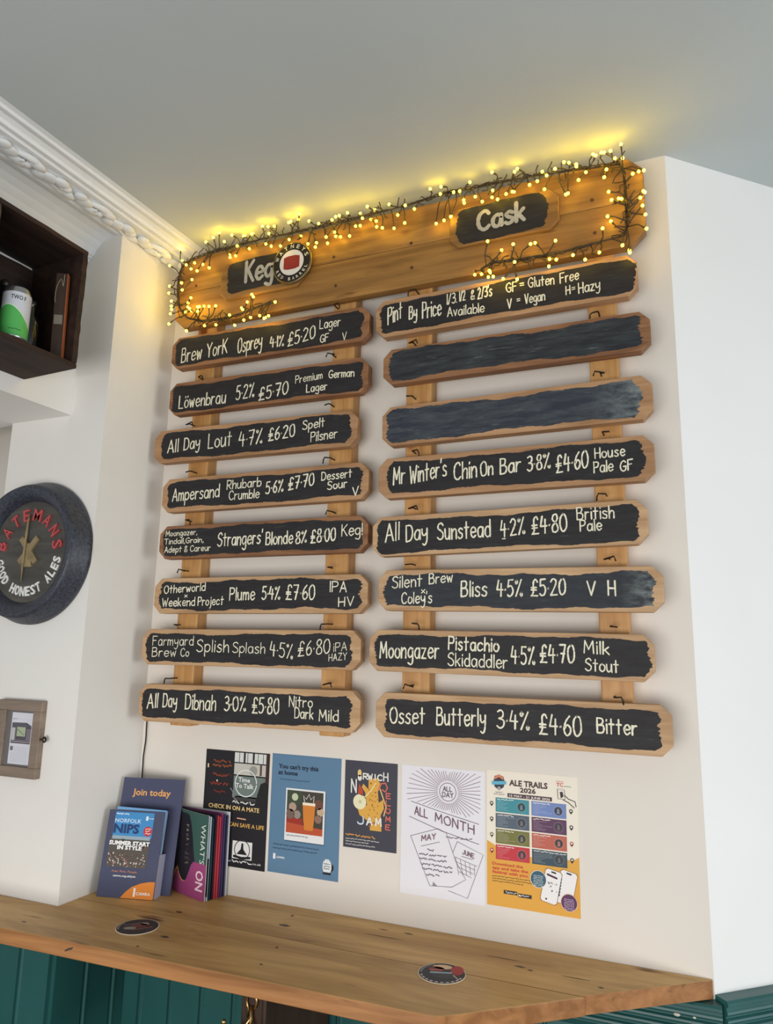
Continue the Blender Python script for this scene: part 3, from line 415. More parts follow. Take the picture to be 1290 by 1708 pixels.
# plaster cornice along the beam
prof = [(0, 2.786), (0.006, 2.786), (0.008, 2.794), (0.014, 2.796), (0.018, 2.802), (0.022, 2.803), (0.034, 2.822), (0.052, 2.840), (0.072, 2.851), (0.094, 2.857),
        (0.108, 2.853), (0.118, 2.852), (0.126, 2.858), (0.150, 2.861), (0.176, 2.866), (0.180, 2.862), (0.190, 2.862), (0.193, 2.869), (0.199, 2.871), (0.203, 2.866), (0.209, 2.866), (0.213, 2.874),
        (0.226, 2.880), (0.234, 2.878), (0.241, 2.878), (0.245, 2.884), (0.257, 2.886), (0.257, ZC), (0, ZC)]
mb = MB(); n = len(prof)
ys = (-3.9, 0.262)
mb.add([(x, y, z) for y in ys for x, z in prof], [(i, (i+1) % n, n+(i+1) % n, n+i) for i in range(n)] + [list(range(n-1, -1, -1)), list(range(n, 2*n))], PLASTER, False)
cor = mb.build('trim_1'); struct(put_left(cor))
mb = MB(); y = -2.4; k = 0
while y < 0.22:       # running scroll of leaves and husks on the cornice's middle band
    zc = 2.857; s_ = 1 if k % 2 else -1
    P = [(0.150+s_*0.020*math.sin(t*math.pi), y+0.118*t, zc+0.001) for t in [i/12 for i in range(13)]]
    mb.tube(P, [0.004+0.006*math.sin(math.pi*i/12) for i in range(13)], PLASTER, 8)
    for t, dx, r, sc in ((0.05, 0.0, 0.017, (1.15, 1.5, .5)), (0.30, -s_*0.012, 0.016, (1.0, 1.5, .6)), (0.50, -s_*0.004, 0.012, (1.0, 1.2, .8)), (0.66, s_*0.014, 0.015, (0.9, 1.6, .6)), (0.86, -s_*0.010, 0.015, (1.1, 1.3, .55))):
        mb.sphere((0.150+dx, y+0.118*t, zc-0.002), r, PLASTER, 12, 8, sc)
    q = [(0.150-s_*0.006+0.016*math.cos(a)*(a/7), y+0.118*0.42+0.018*math.sin(a)*(a/7), zc-0.006) for a in [i*0.5 for i in range(13)]]
    mb.tube(q, 0.0045, PLASTER, 6)
    y += 0.118; k += 1
lm = mb.build('leaf_moulding', cor)

# green matchboard dado and its reeded rail
def dado(name, a, b, nrm, z0, z1, pitch=0.1, rail=False, phase=0.0):
    a = Vector((a[0], a[1], 0)); b = Vector((b[0], b[1], 0)); nrm = Vector((nrm[0], nrm[1], 0)).normalized()
    d = (b-a); ln = d.length; d.normalize(); t = 0.012
    P = [(0, t)]; x = pitch-phase
    while x < ln-0.01:
        P += [(x-0.006, t), (x-0.004, t-0.006), (x, t-0.007), (x+0.002, t), (x+0.005, t+0.003), (x+0.009, t+0.003), (x+0.012, t)]
        x += pitch
    P += [(ln, t), (ln, 0), (0, 0)]
    mb = MB(); mb.prism_z([tuple((a+d*u+nrm*v).xy) for u, v in P][::-1], z0, z1, GREEN)
    struct(mb.build(name))
dado('trim_2', (-1.339, YB), (-0.9724, YB), (0, -1), 0, 0.951, phase=0.03)
dado('trim_3', (-0.9724, YB), (XL, 0.0), (1, 0), 0, 0.951, phase=0.0)
dado('trim_4', (XL+0.013, 0), (XR, 0), (0, -1), 0, 0.951, phase=0.045)
dado('trim_5', (XR, 0), (p1.x, p1.y), (SN.x, SN.y), 0, 0.955)
def rail(name, a, b, nrm, z, ext0=0.0):
    a = Vector((a[0], a[1], 0)); b = Vector((b[0], b[1], 0)); nrm = Vector((nrm[0], nrm[1], 0)).normalized()
    pr = [(0, 0), (0.030, 0), (0.034, -0.004), (0.034, -0.010), (0.029, -0.013), (0.029, -0.018)]
    zz = -0.018
    for i in range(4): pr += [(0.031, zz-0.003), (0.0315, zz-0.007), (0.029, zz-0.011), (0.026, zz-0.012), (0.026, zz-0.015)]; zz -= 0.015
    pr += [(0.022, zz-0.004), (0.018, zz-0.012), (0.012, zz-0.016), (0, zz-0.016)]
    vs = [(p + nrm*u) + Vector((0, 0, z+v)) for p in (a, b) for u, v in pr]; n = len(pr)
    mb = MB(); mb.add(vs, [(i, (i+1) % n, n+(i+1) % n, n+i)[::-1] for i in range(n)] + [list(range(n)), list(range(2*n-1, n-1, -1))], GREEN)
    return struct(mb.build(name))
rail('trim_6', (XR+0.0005, 0.0), (p1.x, p1.y), (SN.x, SN.y), 0.9625)
r7 = rail('trim_7', (XL+0.02, 0), (XR+0.012, 0), (0, -1), 0.9535)
mb = MB(); mb.sphere((0.472, -0.0295, 0.9240), 0.0045, CHIP, 10, 6, (1.5, .3, .8)); mb.build('paint_chip', r7)
mb = MB(); mb.sphere((0.505, -0.0295, 0.9245), 0.003, CHIP, 10, 6, (1.1, .3, .9)); mb.build('paint_chip', r7)

# ---------------------------------------------------------------- worktop
wt = thing('worktop', 'long worn wooden bar worktop along the wall below the posters', 'worktop', (-0.2, -0.2, ZT-0.034))
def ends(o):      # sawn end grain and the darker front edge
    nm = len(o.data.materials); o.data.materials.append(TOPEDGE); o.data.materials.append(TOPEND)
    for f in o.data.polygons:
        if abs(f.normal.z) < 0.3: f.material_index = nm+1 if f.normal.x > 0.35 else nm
def wl(p): return (p[0]+0.2, p[1]+0.2)
fr = lambda x: -0.387 - 0.0327*(0.0718-x)
sm = -0.192
xe = lambda y: XR + y*(XR-0.0718)/0.387      # the cut end runs parallel to the splayed wall
KN = [(-0.5413, -0.2461, 0.006, 0.011), (-0.4022, -0.1016, 0.012, 0.005), (-0.4196, -0.1699, 0.004, 0.003), (-0.4729, 0.0385, 0.01, 0.004), (-0.1933, 0.0763, 0.016, 0.006), (-0.2083, 0.1394, 0.004, 0.006), (-0.142, -0.0444, 0.004, 0.004), (-0.1262, -0.133, 0.004, 0.003), (0.3699, 0.0896, 0.012, 0.004), (0.3931, 0.0813, 0.006, 0.003), (0.0931, 0.1563, 0.012, 0.003), (0.5376, 0.062, 0.006, 0.003), (0.03, 0.1546, 0.012, 0.002), (-0.7595, -0.1719, 0.008, 0.003), (0.4844, 0.0841, 0.03, 0.0016), (0.3276, 0.1161, 0.04, 0.0014), (0.047, 0.1142, 0.05, 0.0014)]
def knots(mbx, test):
    for x, y, a, b in KN:
        if test(y): mbx.add([(x+a*math.cos(k*math.pi/7)*(1+.2*math.sin(k*2.3)), y+b*math.sin(k*math.pi/7)*(1+.2*math.cos(k*1.7)), 0.0343) for k in range(14)], [list(range(14))], KNOT)
mb = MB(); mb.prism_z([wl(p) for p in [(-2.1, sm), (-0.9733, sm-0.0004), (-0.9733, sm), (-0.968, -0.0008), (XR-0.004, -0.0008), (XR-0.003, -0.006), (xe(sm)-0.004, sm)] if p[0] > -1.0], 0, 0.034, TOP)
knots(mb, lambda y: y > sm+0.201)
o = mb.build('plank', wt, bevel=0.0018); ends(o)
mb = MB(); mb.prism_z([wl(p) for p in [(-2.1, YB-0.0008), (-0.9726, YB-0.0008), (-0.9715, sm-0.0003), (xe(sm)+0.004, sm-0.0003), (0.090, -0.379), (0.074, -0.3865), (0.055, fr(0.055)), (-2.1, fr(-2.1))]], 0, 0.034, TOP)
knots(mb, lambda y: y < sm+0.199)
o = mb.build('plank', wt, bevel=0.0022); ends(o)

# ================================================================ BATTENS, HOOKS
BAT = [(-0.8365, -0.7665, 1.420, 2.735, 'H1', 'far left of the four pine battens, behind the left column of boards'),
       (-0.3600, -0.2905, 1.420, 2.735, 'H2', 'pine batten behind the right ends of the left column of boards'),
       (-0.1325, -0.0600, 1.440, 2.735, 'H3', 'pine batten behind the left ends of the right column of boards'),
       (0.3480, 0.4150, 1.440, 2.735, 'H4', 'far right of the four pine battens, nearest the splayed white wall')]
for x0, x1, z0, z1, hk, lab in BAT:
    t = thing('batten', lab, 'batten', ((x0+x1)/2, 0, z0), group='upright battens')
    w = (x1-x0)/2
    mb = MB(); mb.box((-w, -0.045, 0), (w, -0.0005, z1-z0), PINE); mb.build('upright', t, bevel=0.003)
    for i, (hx, hz) in enumerate(globals()[hk]):
        mb = MB(); cx = min(max(hx, x0+0.012), x1-0.012)-(x0+x1)/2; z = hz-z0
        s = random.choice((-1, 1)); a = random.uniform(-0.5, 0.5)
        r = 0.0019; y1 = -0.045-0.028
        L = 0.016
        P = [(cx, -0.042, z), (cx, y1, z), (cx+s*0.004, y1-0.003, z-0.0005), (cx+s*L*math.cos(a), y1-0.004, z+L*math.sin(a)*0.4-0.001)]
        if i % 3 == 0: P += [(cx+s*(L+0.003), y1-0.003, z-0.006), (cx+s*(L+0.004), y1-0.003, z-0.016)]
        elif i % 3 == 1: P = [(cx, -0.042, z), (cx, y1+.006, z), (cx-s*0.010, y1, z-0.003), (cx+s*0.012, y1-0.002, z+0.003), (cx+s*0.016, y1-0.002, z-0.008)]
        mb.tube(P, r, IRON, 6); mb.build('hook', t)

# ================================================================ CHALKBOARD PLANKS
def octo(hw, hh, c): return [(-hw+c, -hh), (hw-c, -hh), (hw, -hh+c), (hw, hh-c), (hw-c, hh), (-hw+c, hh), (-hw, hh-c), (-hw, -hh+c)]
def ragged(x0, x1, z0, z1, seed, rag=1.0):
    """outline of a brushed-on black patch: wavy long edges, streaky ends, rounded corners"""
    r = random.Random(seed); P = []
    ph = [r.uniform(0, 6.28) for _ in range(8)]; H = z1-z0; rc = H*r.uniform(0.22, 0.36)
    def wave(x, k): return (0.0022*math.sin(x*11+ph[k])+0.0016*math.sin(x*29+ph[k+1])+0.0010*math.sin(x*83+ph[k+2]))*rag
    n = 90
    def endx(z): return 0
    for i in range(n+1):
        x = x0+rc*0.6+(x1-x0-rc*1.2)*i/n; P.append((x, z0+wave(x, 0)+r.uniform(-0.0007, 0.0007)*rag))
    m = 26
    def cornerx(t): # inset of the end at fraction t of the height
        d = min(t, 1-t)*H
        return 0 if d > rc else rc*0.6*(1-math.sqrt(max(0, 1-(1-d/rc)**2)))
    for i in range(1, m):
        t = i/m; P.append((x1-cornerx(t)+r.uniform(-0.0045, 0.0025)*rag+0.003*math.sin(t*9+ph[6])*rag, z0+H*t))
    for i in range(n+1):
        x = x1-rc*0.6-(x1-x0-rc*1.2)*i/n; P.append((x, z1+wave(x, 3)+r.uniform(-0.0007, 0.0007)*rag))
    for i in range(1, m):
        t = 1-i/m; P.append((x0+cornerx(t)+r.uniform(-0.002, 0.004)*rag+0.002*math.sin(t*8+ph[7])*rag, z0+H*t))
    return P
LAB = {
'L1':('lager price with gluten free note, highest in the left column', BOARDD, BB),'L2':('premium German lager price, second down in the left column', BOARDD, BB),
'L3':('spelt pilsner price, third down in the left column', BOARD, BB),'L4':('rhubarb crumble dessert sour price, fourth down in the left column', BOARD, BB),
'L5':('an 8% blonde beer, three tiny lines at its left end', BOARDD, BB),'L6':('a 5.4% IPA marked H V, sixth down the left column', BOARDP, BB),
'L7':('thinly scrawled hazy IPA price, second from bottom, left column', BOARDP, BB),'L8':('nitro dark mild price, lowest in the left column', BOARDP, BB),
'R1':('key to gluten free, vegan and hazy, highest in the right column', BOARD, BB),'R2':('no writing and evenly black, second down the right column', BOARDD, BBS),
'R3':('no writing and a rubbed pale right end, right column', BOARD, BBE),'R4':('house pale gluten free price, fourth down in the right column', BOARD, BB),
'R5':('British pale price at 4.80, fifth down in the right column', BOARDP, BB),'R6':('V and H after its price, smeared right end', BOARDP, BBE2),
'R7':('pistachio milk stout price, second from bottom, right column', BOARDP, BB),'R8':('bitter price at 3.4 percent, lowest in the right column', BOARDP, BB)}
for k, (xa, xb, zt, h, tilt, ml, mr) in BOARDS.items():
    desc, wood, black = LAB[k]
    txt = 'chalkboard plank with ' + desc
    cx, cz = (xa+xb)/2, zt-h/2; hw, hh = (xb-xa)/2, h/2
    t = thing('chalkboard_plank', txt, 'chalkboard', (cx, -0.077, cz), (0, -math.atan(tilt), 0), 'price boards on the battens')
    mb = MB(); mb.prism_y(octo(hw, hh, 0.023), 0, 0.0305, wood); mb.build('plank', t, bevel=0.0022)
    mt, mbm = h*random.uniform(0.09, 0.14), h*random.uniform(0.08, 0.12)
    pts = ragged(-hw+ml, hw-mr, -hh+mbm, hh-mt, k, 1.3 if k in ('R3', 'R6', 'L6', 'R2') else 1.0)
    mb = MB(); mb.prism_y(pts, -0.0005, 0.0004, black); pn = mb.build('black_panel', t)
    if k in WRITING:
        a = math.atan(tilt); w = 0.0030 if k == 'L7' else 0.0038
        for wd_, x0, z0, x1, z1, cap in WRITING[k]:
            f = lambda x, z: ((x-cx)*math.cos(a)+(z-cz)*math.sin(a), -(x-cx)*math.sin(a)+(z-cz)*math.cos(a))
            u0, v0 = f(x0, z0); u1, v1 = f(x1, z1)
            ww = w*(0.62 if cap < 0.022 else 0.8 if cap < 0.03 else 1.0)
            mb = MB(); hand(mb, wd_, u0, v0, u1, v1, cap, ww, CHALK, ly=3); mb.build('chalk_word', t)

# ================================================================ HEADER
hd = thing('header_board', 'wide pine header plank across the tops of both columns of boards', 'header board', (-0.205, -0.045, 2.613))
hx0, hx1 = -0.905+0.205, 0.4945+0.205
H = 0.235; sz = 0.118
mb = MB(); mb.prism_y([(hx0+0.036, 0), (hx1-0.036, 0), (hx1, 0.034), (hx1, sz), (hx0, sz), (hx0, 0.034)], -0.032, -0.001, HEADER); mb.build('lower_plank', hd, bevel=0.002)
mb = MB(); mb.prism_y([(hx0, sz+0.0008), (hx1, sz+0.0008), (hx1, H-0.036), (hx1-0.036, H), (hx0+0.036, H), (hx0, H-0.036)], -0.032, -0.001, HEADER); mb.build('upper_plank', hd, bevel=0.002)
for sx, szz in ((-0.3495, 2.749), (-0.3404, 2.6575), (-0.1116, 2.741), (-0.1088, 2.667), (0.3718, 2.755), (0.3759, 2.6636), (-0.832, 2.750)):
    mb = MB(); mb.lathe([(0.0001, -0.0335), (0.0042, -0.0335), (0.0045, -0.0325), (0.0045, -0.030)], mat('screw_plug', (70, 40, 20), 0.6), 'y', 14)
    mb.build('screw_head', hd, (sx+0.205, 0, szz-2.613))
def plaque(x0, x1, z0, z1, label, key, bx0, bx1, bz0, bz1, tilt=0.0):
    cx, cz = (x0+x1)/2, (z0+z1)/2; hw, hh = (x1-x0)/2, (z1-z0)/2
    t = thing('name_plaque', label, 'sign', (cx, -0.0905, cz), (0, -tilt, 0), 'plaques on the header')
    mb = MB(); mb.prism_y(octo(hw, hh, 0.022), 0.0006, 0.013, HEADER); mb.build('plaque_board', t, bevel=0.004, seg=3)
    mb = MB(); mb.prism_y(ragged(bx0-cx, bx1-cx, bz0-cz, bz1-cz, key, 0.9), -0.0002, 0.001, BB); mb.build('black_panel', t)
    mb = MB()
    for wd_, a0, b0, a1, b1, cap in WRITING[key]:
        w = 0.0105
        hand(mb, wd_, a0-cx, b0-cz, a1-cx, b1-cz, cap, w, SIGNPAINT, ly=4, jit=0.12, e=0.0002, wob=0.5)
    mb.build('painted_lettering', t)
plaque(-0.730, -0.440, 2.674, 2.796, 'small black plaque reading Keg on the left of the header', 'HK', -0.706, -0.46, 2.690, 2.791)
plaque(0.0026, 0.2920, 2.692, 2.804, 'small black plaque reading Cask on the right of the header', 'HC', 0.022, 0.2627, 2.699, 2.799)

def arc_text(mb, t, cx, cz, r, a0, a1, cap, m, ly=1, bold=0.0, top=True, w=None, ex=None):
    n = len(t)
    for i, ch in enumerate(t):
        if ch == ' ': continue
        a = a0+(a1-a0)*(i/(n-1) if n > 1 else 0.5)
        vs, fs, gw, gh = glyphs(ch, bold); cw = (w or cap*0.72)*(0.35 if ch in 'I' else 1.25 if ch in 'MW' else 1.0)
        sx = cw/gw; s = cap/gh
        rot = a-math.pi/2 if top else a+math.pi/2
        out = []
        for x, z in vs:
            X = x*sx-cw/2; Z = z*s-(0 if top else 0)
            if top: base = r
            else: base = r
            px, pz = cx+base*math.cos(a), cz+base*math.sin(a)
            out.append((px+X*math.cos(rot)-Z*math.sin(rot), pz+X*math.sin(rot)+Z*math.cos(rot)))
        if ex:
            nn = len(out); y0, y1 = ex
            fs2 = [list(f) for f in fs]
            edges = {}
            for f in fs:
                for q in range(len(f)):
                    e = (f[q], f[(q+1) % len(f)]); edges[e] = edges.get(e, 0)+1
            side = [(b, a_, a_+nn, b+nn) for (a_, b) in edges if (b, a_) not in edges]
            mb.add([(x, y0, z) for x, z in out]+[(x, y1, z) for x, z in out], fs2+side, m)
        else: mb.add([(x, -ly*0.00022, z) for x, z in out], fs, m)
# round badge over the end of the Keg plaque
bd = thing('round_badge', 'round black and white badge with a red barrel, over the end of the Keg plaque', 'badge', (-0.4768, -0.0915, 2.7461))
mb = MB(); mb.lathe([(0.0001, -0.006), (0.062, -0.006), (0.0648, -0.0045), (0.0655, 0.0), (0.0655, 0.001), (0.0001, 0.001)], mat('badge_rim', (120, 104, 70), 0.3, 0.6), 'y', 56); mb.build('disc', bd)
mb = MB(); mb.disc(0, 0, 0.0605, ink((30, 26, 24)), 28.4, 48); mb.disc(0, 0, 0.0425, ink((22, 19, 18)), 29, 48); mb.build('black_border', bd)
mb = MB(); mb.disc(0, 0, 0.0400, ink((226, 222, 214)), 29.6, 48); mb.build('white_centre', bd)
mb = MB(); red = ink((150, 44, 40))
mb.poly([(-0.0265, -0.0175), (-0.012, -0.0215), (0.012, -0.0215), (0.0265, -0.0175), (0.0265, 0.0175), (0.012, 0.0215), (-0.012, 0.0215), (-0.0265, 0.0175)], red, 30.4); mb.build('red_barrel_emblem', bd)
mb = MB(); wh = ink((225, 218, 200))
arc_text(mb, 'WATNEYS', 0, 0, 0.0455, R(160), R(20), 0.0118, wh, 30, 0.02, True, 0.0105)
arc_text(mb, 'RED BARREL', 0, 0, 0.0560, R(205), R(338), 0.0095, wh, 30, 0.015, False, 0.0075)
mb.build('badge_lettering', bd)

# ================================================================ STRING LIGHTS
sl = thing('string_lights', 'warm white cluster fairy lights draped around the header plank', 'string lights', (-0.2, -0.09, 2.73))
so = Vector(sl.location); path = [Vector(p)-so for p in CABLE]
dense = []
for a, b in zip(path[:-1], path[1:]):
    n = max(2, int((b-a).length/0.012))
    dense += [a+(b-a)*i/n for i in range(n)]
dense.append(path[-1])
mb = MB()
for ph in (0, 2.1, 4.2):
    mb.tube([p+Vector((0.0028*math.sin(i*1.3+ph)+random.uniform(-.001, .001), 0.0028*math.cos(i*1.3+ph), 0.0028*math.cos(i*1.1+ph)+random.uniform(-.001, .001))) for i, p in enumerate(dense)], 0.0016, CABLEM, 5)
mb.build('cable', sl)
bulbs = [Vector(b)-so for b in BULBS]
RB = 0.0037
pm = MB(); pm.sphere((0, 0, 0), RB, BULBM, 10, 7)
pb = None; rest = MB()
for ib, b in enumerate(bulbs):
    mb = MB() if ib < 100 else rest
    # stem from a cable point a little way along from the nearest one
    j = min(range(len(dense)), key=lambda i: (dense[i]-b).length_squared)
    j = max(0, min(len(dense)-1, j+random.choice((-2, -1, 1, 2))))
    a = dense[j]; m1 = a+(b-a)*0.45+Vector((random.uniform(-.008, .008), random.uniform(-.006, .0), random.uniform(-.006, .006)))
    tip = b-(b-m1).normalized()*0.004
    mb.tube([a, a+(m1-a)*0.6, m1, m1+(tip-m1)*0.6, tip], 0.0016, CABLEM, 5)
    mb.tube([tip-(b-m1).normalized()*0.009, tip], 0.0022, CABLEM, 6)
    if ib < 100:
        if pb is None: o = pb = pm.build('bulb', sl, b)
        else: o = pb.copy(); C.objects.link(o); o.parent = sl; o.location = b
        st = mb.build('stem', o); st.location = (-b.x, -b.y, -b.z)
    else: rest.sphere(b, RB, BULBM, 10, 7)
o = rest.build('bulb_cluster', sl); o['kind'] = 'stuff'
mb = MB()
for i in range(190):      # unlit tails of wire that hide their bulbs behind the cable
    j = random.randrange(len(dense)); a = dense[j]
    e = a+Vector((random.uniform(-.03, .03), random.uniform(-.012, .004), random.uniform(-.035, .03)))
    if e.z+so.z > ZC-0.008: continue
    mb.tube([a, a+(e-a)*0.3+Vector((random.uniform(-.007, .007), 0, random.uniform(-.007, .007))), a+(e-a)*0.7+Vector((random.uniform(-.007, .007), 0, random.uniform(-.007, .007))), e], 0.0015, CABLEM, 5)
o = mb.build('loose_wires', sl); o['kind'] = 'stuff'
# ================================================================ POSTERS
class Sheet:
    """a poster: paper sheet plus printed parts, laid out in fractions of its width (x) and height (y, downwards)"""
    def __init__(s, name, label, x, z, w, h, paper, rot=0.0, cat='poster', loc=None, rotm=None, parent=None):
        s.w, s.h = w, h
        s.t = thing(name, label, cat, loc or (x, -0.0009, z), rotm or (0, rot, 0)) if parent is None else parent
        s.parts = {}
        if paper:
            mb = MB(); mb.box((0, 0, -h), (w, 0.0006, 0), ink(paper)); mb.build('sheet', s.t)
    def mb(s, part):
        if part not in s.parts: s.parts[part] = MB()
        return s.parts[part]
    def X(s, x): return x*s.w
    def Z(s, y): return -y*s.h
    def rect(s, p, x0, y0, x1, y1, c, ly=1): s.mb(p).rect(s.X(x0), s.Z(y1), s.X(x1), s.Z(y0), ink(c), ly)
    def poly(s, p, pts, c, ly=1): s.mb(p).poly([(s.X(a), s.Z(b)) for a, b in pts][::-1] if ccw(pts) else [(s.X(a), s.Z(b)) for a, b in pts], ink(c), ly)
    def disc(s, p, x, y, r, c, ly=1, ry=None): s.mb(p).disc(s.X(x), s.Z(y), r*s.w, ink(c), ly, 36, (ry or r)*s.w)
    def ring(s, p, x, y, r, w, c, ly=1): s.mb(p).ring(s.X(x), s.Z(y), r*s.w, w*s.w, ink(c), ly)
    def line(s, p, pts, w, c, ly=1): s.mb(p).stroke([(s.X(a), s.Z(b)) for a, b in pts], w*s.w, ink(c), ly)
    def text(s, p, t, x0, x1, y, cap, c, ly=3, bold=0.0): s.mb(p).text(t, s.X(x0), s.X(x1), s.Z(y), cap*s.h, ink(c), ly, bold)
    def hand(s, p, t, x0, x1, y, cap, w, c, ly=3, y1=None): hand(s.mb(p), t, s.X(x0), s.Z(y), s.X(x1), s.Z(y if y1 is None else y1), cap*s.h, w*s.w, ink(c), ly, 0.1)
    def sq(s, p, x0, x1, y, cap, c, ly=3): squig(s.mb(p), s.X(x0), s.X(x1), s.Z(y), cap*s.h, ink(c), ly)
    def done(s):
        for k, m in s.parts.items(): m.build(k, s.t)
def ccw(pts): return sum(a[0]*b[1]-b[0]*a[1] for a, b in zip(pts, pts[1:]+pts[:1])) > 0

# --- dark "check in on a mate" poster
p = Sheet('poster', 'black poster reading Check in on a mate, behind the upright brochures', -0.7370, 1.3577, 0.207, 0.297, (26, 24, 30))
for y, a, b, c in ((0.115, .13, .40, (150, 72, 38)), (0.155, .12, .42, (164, 84, 44)), (0.235, .13, .42, (150, 62, 40)), (0.315, .10, .38, (150, 56, 36)), (0.385, .16, .34, (120, 46, 32))):
    squig(p.mb('neon_sign'), p.X(a), p.X(b), p.Z(y), 0.03*p.h, ink(c), 3, 0.0026); squig(p.mb('neon_sign'), p.X(a), p.X(b), p.Z(y-.008), 0.02*p.h, ink(tuple(int(v*.7) for v in c)), 2.5, 0.0018)
p.rect('neon_sign', .035, .13, .055, .165, (240, 214, 160), 2); p.disc('neon_sign', .20, .275, .012, (240, 220, 190), 3); p.line('neon_sign', [(.42, .33), (.46, .36), (.46, .40), (.52, .43)], .012, (150, 140, 140), 2)
p.rect('window_picture', .46, .01, .95, .095, (216, 218, 214)); p.rect('window_picture', .46, .105, .95, .215, (196, 192, 182))
for x in (.53, .60, .66, .74, .82, .90): p.rect('window_picture', x, .01, x+(.03 if x in (.60, .74) else .008), .095, (44, 42, 46), 2)
p.rect('window_picture', .46, .205, .95, .40, (112, 124, 120)); p.rect('window_picture', .50, .39, .95, .43, (60, 62, 60))
p.poly('window_picture', [(.88, .27), (.94, .25), (1.0, .27), (1.0, .48), (.80, .48), (.84, .36)], (26, 24, 28), 4); p.rect('window_picture', .95, .0, 1.0, .30, (58, 34, 28), 3)
p.disc('window_picture', .76, .16, .06, (150, 150, 144), 3); p.rect('window_picture', .86, .10, .89, .20, (90, 66, 56), 3)
p.ring('slogan', .655, .275, .165, .014, (224, 230, 226), 5)
p.text('slogan', 'Time', .54, .72, .265, .040, (232, 236, 230), 6, .02); p.text('slogan', 'To Talk', .50, .78, .318, .040, (232, 236, 230), 6, .02)
p.sq('slogan', .47, .80, .455, .022, (214, 214, 206), 5)
p.text('heading', 'CHECK IN ON A MATE', .09, .88, .515, .036, (238, 204, 138), 5, .02)
p.line('heading', [(.55, .582), (.68, .585)], .014, (226, 170, 136), 4)
p.text('heading', 'IT CAN SAVE A LIFE', .345, .965, .655, .034, (228, 178, 96), 5, .015)
p.rect('white_emblem', .50, .775, .80, .925, (230, 228, 226), 3)
p.ring('white_emblem', .65, .845, .115, .012, (60, 58, 60), 4); p.poly('white_emblem', [(.64, .79), (.665, .79), (.67, .84), (.73, .885), (.57, .885), (.63, .84)], (24, 22, 26), 5)
p.line('white_emblem', [(.53, .905), (.65, .915), (.77, .905)], .03, (24, 22, 26), 5)
p.text('web_address', 'www.', .37, .49, .957, .018, (224, 224, 224), 4, .01); p.sq('web_address', .505, .80, .957, .018, (224, 224, 224), 4); p.text('web_address', 'co.uk', .815, .945, .957, .018, (224, 224, 224), 4, .01)
p.done()
# --- blue poster
p = Sheet('poster', "blue poster reading You can't try this at home", -0.5216, 1.3605, 0.207, 0.297, (92, 128, 158))
nv = (24, 34, 56)
p.text('heading', "You can't try this", .10, .68, .122, .036, nv, 3, .03); p.text('heading', 'at home', .10, .385, .175, .036, nv, 3, .03)
p.sq('heading', .13, .56, .222, .011, (56, 84, 112), 3)
p.rect('photo_print', .235, .295, .80, .73, (70, 96, 120), 1); p.rect('photo_print', .225, .285, .79, .72, (232, 232, 232), 2)
p.rect('photo_print', .245, .30, .765, .655, (66, 62, 52), 3); p.poly('photo_print', [(.245, .30), (.46, .30), (.44, .41), (.245, .44)], (62, 74, 54), 3.4)
p.poly('photo_print', [(.245, .57), (.765, .60), (.765, .655), (.245, .655)], (188, 82, 48), 4); p.poly('photo_print', [(.25, .53), (.47, .53), (.49, .60), (.25, .62)], (160, 46, 32), 3.6)
for (x, y, r, c) in ((.33, .44, .055, (178, 150, 132)), (.40, .50, .05, (150, 138, 128)), (.30, .50, .06, (120, 96, 84)), (.70, .40, .06, (110, 70, 56)), (.73, .46, .05, (196, 170, 140)), (.36, .355, .045, (196, 204, 170)), (.70, .52, .05, (140, 110, 96))): p.disc('photo_print', x, y, r, c, 3.8)
p.poly('photo_print', [(.475, .405), (.655, .405), (.645, .53), (.63, .62), (.51, .62), (.49, .53)], (214, 130, 48), 5); p.rect('photo_print', .475, .392, .655, .415, (246, 232, 206), 6)
p.line('photo_print', [(.50, .385), (.485, .335), (.525, .365), (.565, .32), (.59, .365), (.635, .33), (.63, .385)], .009, (240, 240, 240), 6)
p.sq('photo_print', .26, .56, .683, .010, (90, 90, 96), 3)
p.sq('caption', .07, .72, .770, .010, (42, 62, 92), 3); p.sq('caption', .07, .70, .802, .010, (42, 62, 92), 3)
p.rect('white_logo', .075, .842, .110, .888, (232, 236, 240), 3); p.text('white_logo', 'CAMRA', .125, .245, .878, .016, (232, 236, 240), 3, .03)
p.poly('white_barrel', [(.80, .845), (.89, .845), (.905, .87), (.905, .91), (.89, .935), (.80, .935), (.785, .91), (.785, .87)], (226, 230, 232), 3); p.rect('white_barrel', .815, .832, .875, .846, (226, 230, 232), 3)
for y in (.875, .893, .911): p.sq('white_barrel', .80, .885, y, .010, (40, 44, 56), 4)
p.rect('white_barrel', .79, .937, .90, .955, (30, 34, 44), 3); p.poly('white_barrel', [(.90, .86), (.935, .88), (.935, .91), (.905, .93)], (30, 34, 44), 2.6)
p.done()
# --- small jam poster
p = Sheet('poster', 'small charcoal poster with a yellow figure and the word Jam', -0.3032, 1.3592, 0.1455, 0.210, (62, 62, 74))
yl = (222, 168, 72)
p.poly('yellow_figure', [(.46, .20), (.62, .18), (.68, .24), (.64, .34), (.66, .46), (.74, .42), (.76, .52), (.70, .60), (.72, .78), (.50, .78), (.52, .70), (.30, .62), (.26, .54), (.44, .50), (.40, .36), (.33, .30), (.36, .26), (.46, .32)], yl, 2)
for i in range(34):
    x = random.uniform(.43, .66); y = random.uniform(.22, .74); p.disc('yellow_figure', x, y, .012, (176, 112, 44), 3)
p.disc('yellow_figure', .30, .47, .125, (232, 228, 190), 4); p.disc('yellow_figure', .31, .47, .03, (206, 196, 150), 5); p.line('yellow_figure', [(.38, .42), (.50, .34), (.60, .24)], .02, (240, 220, 160), 4)
wt_ = (232, 230, 222); rd = (214, 108, 92)
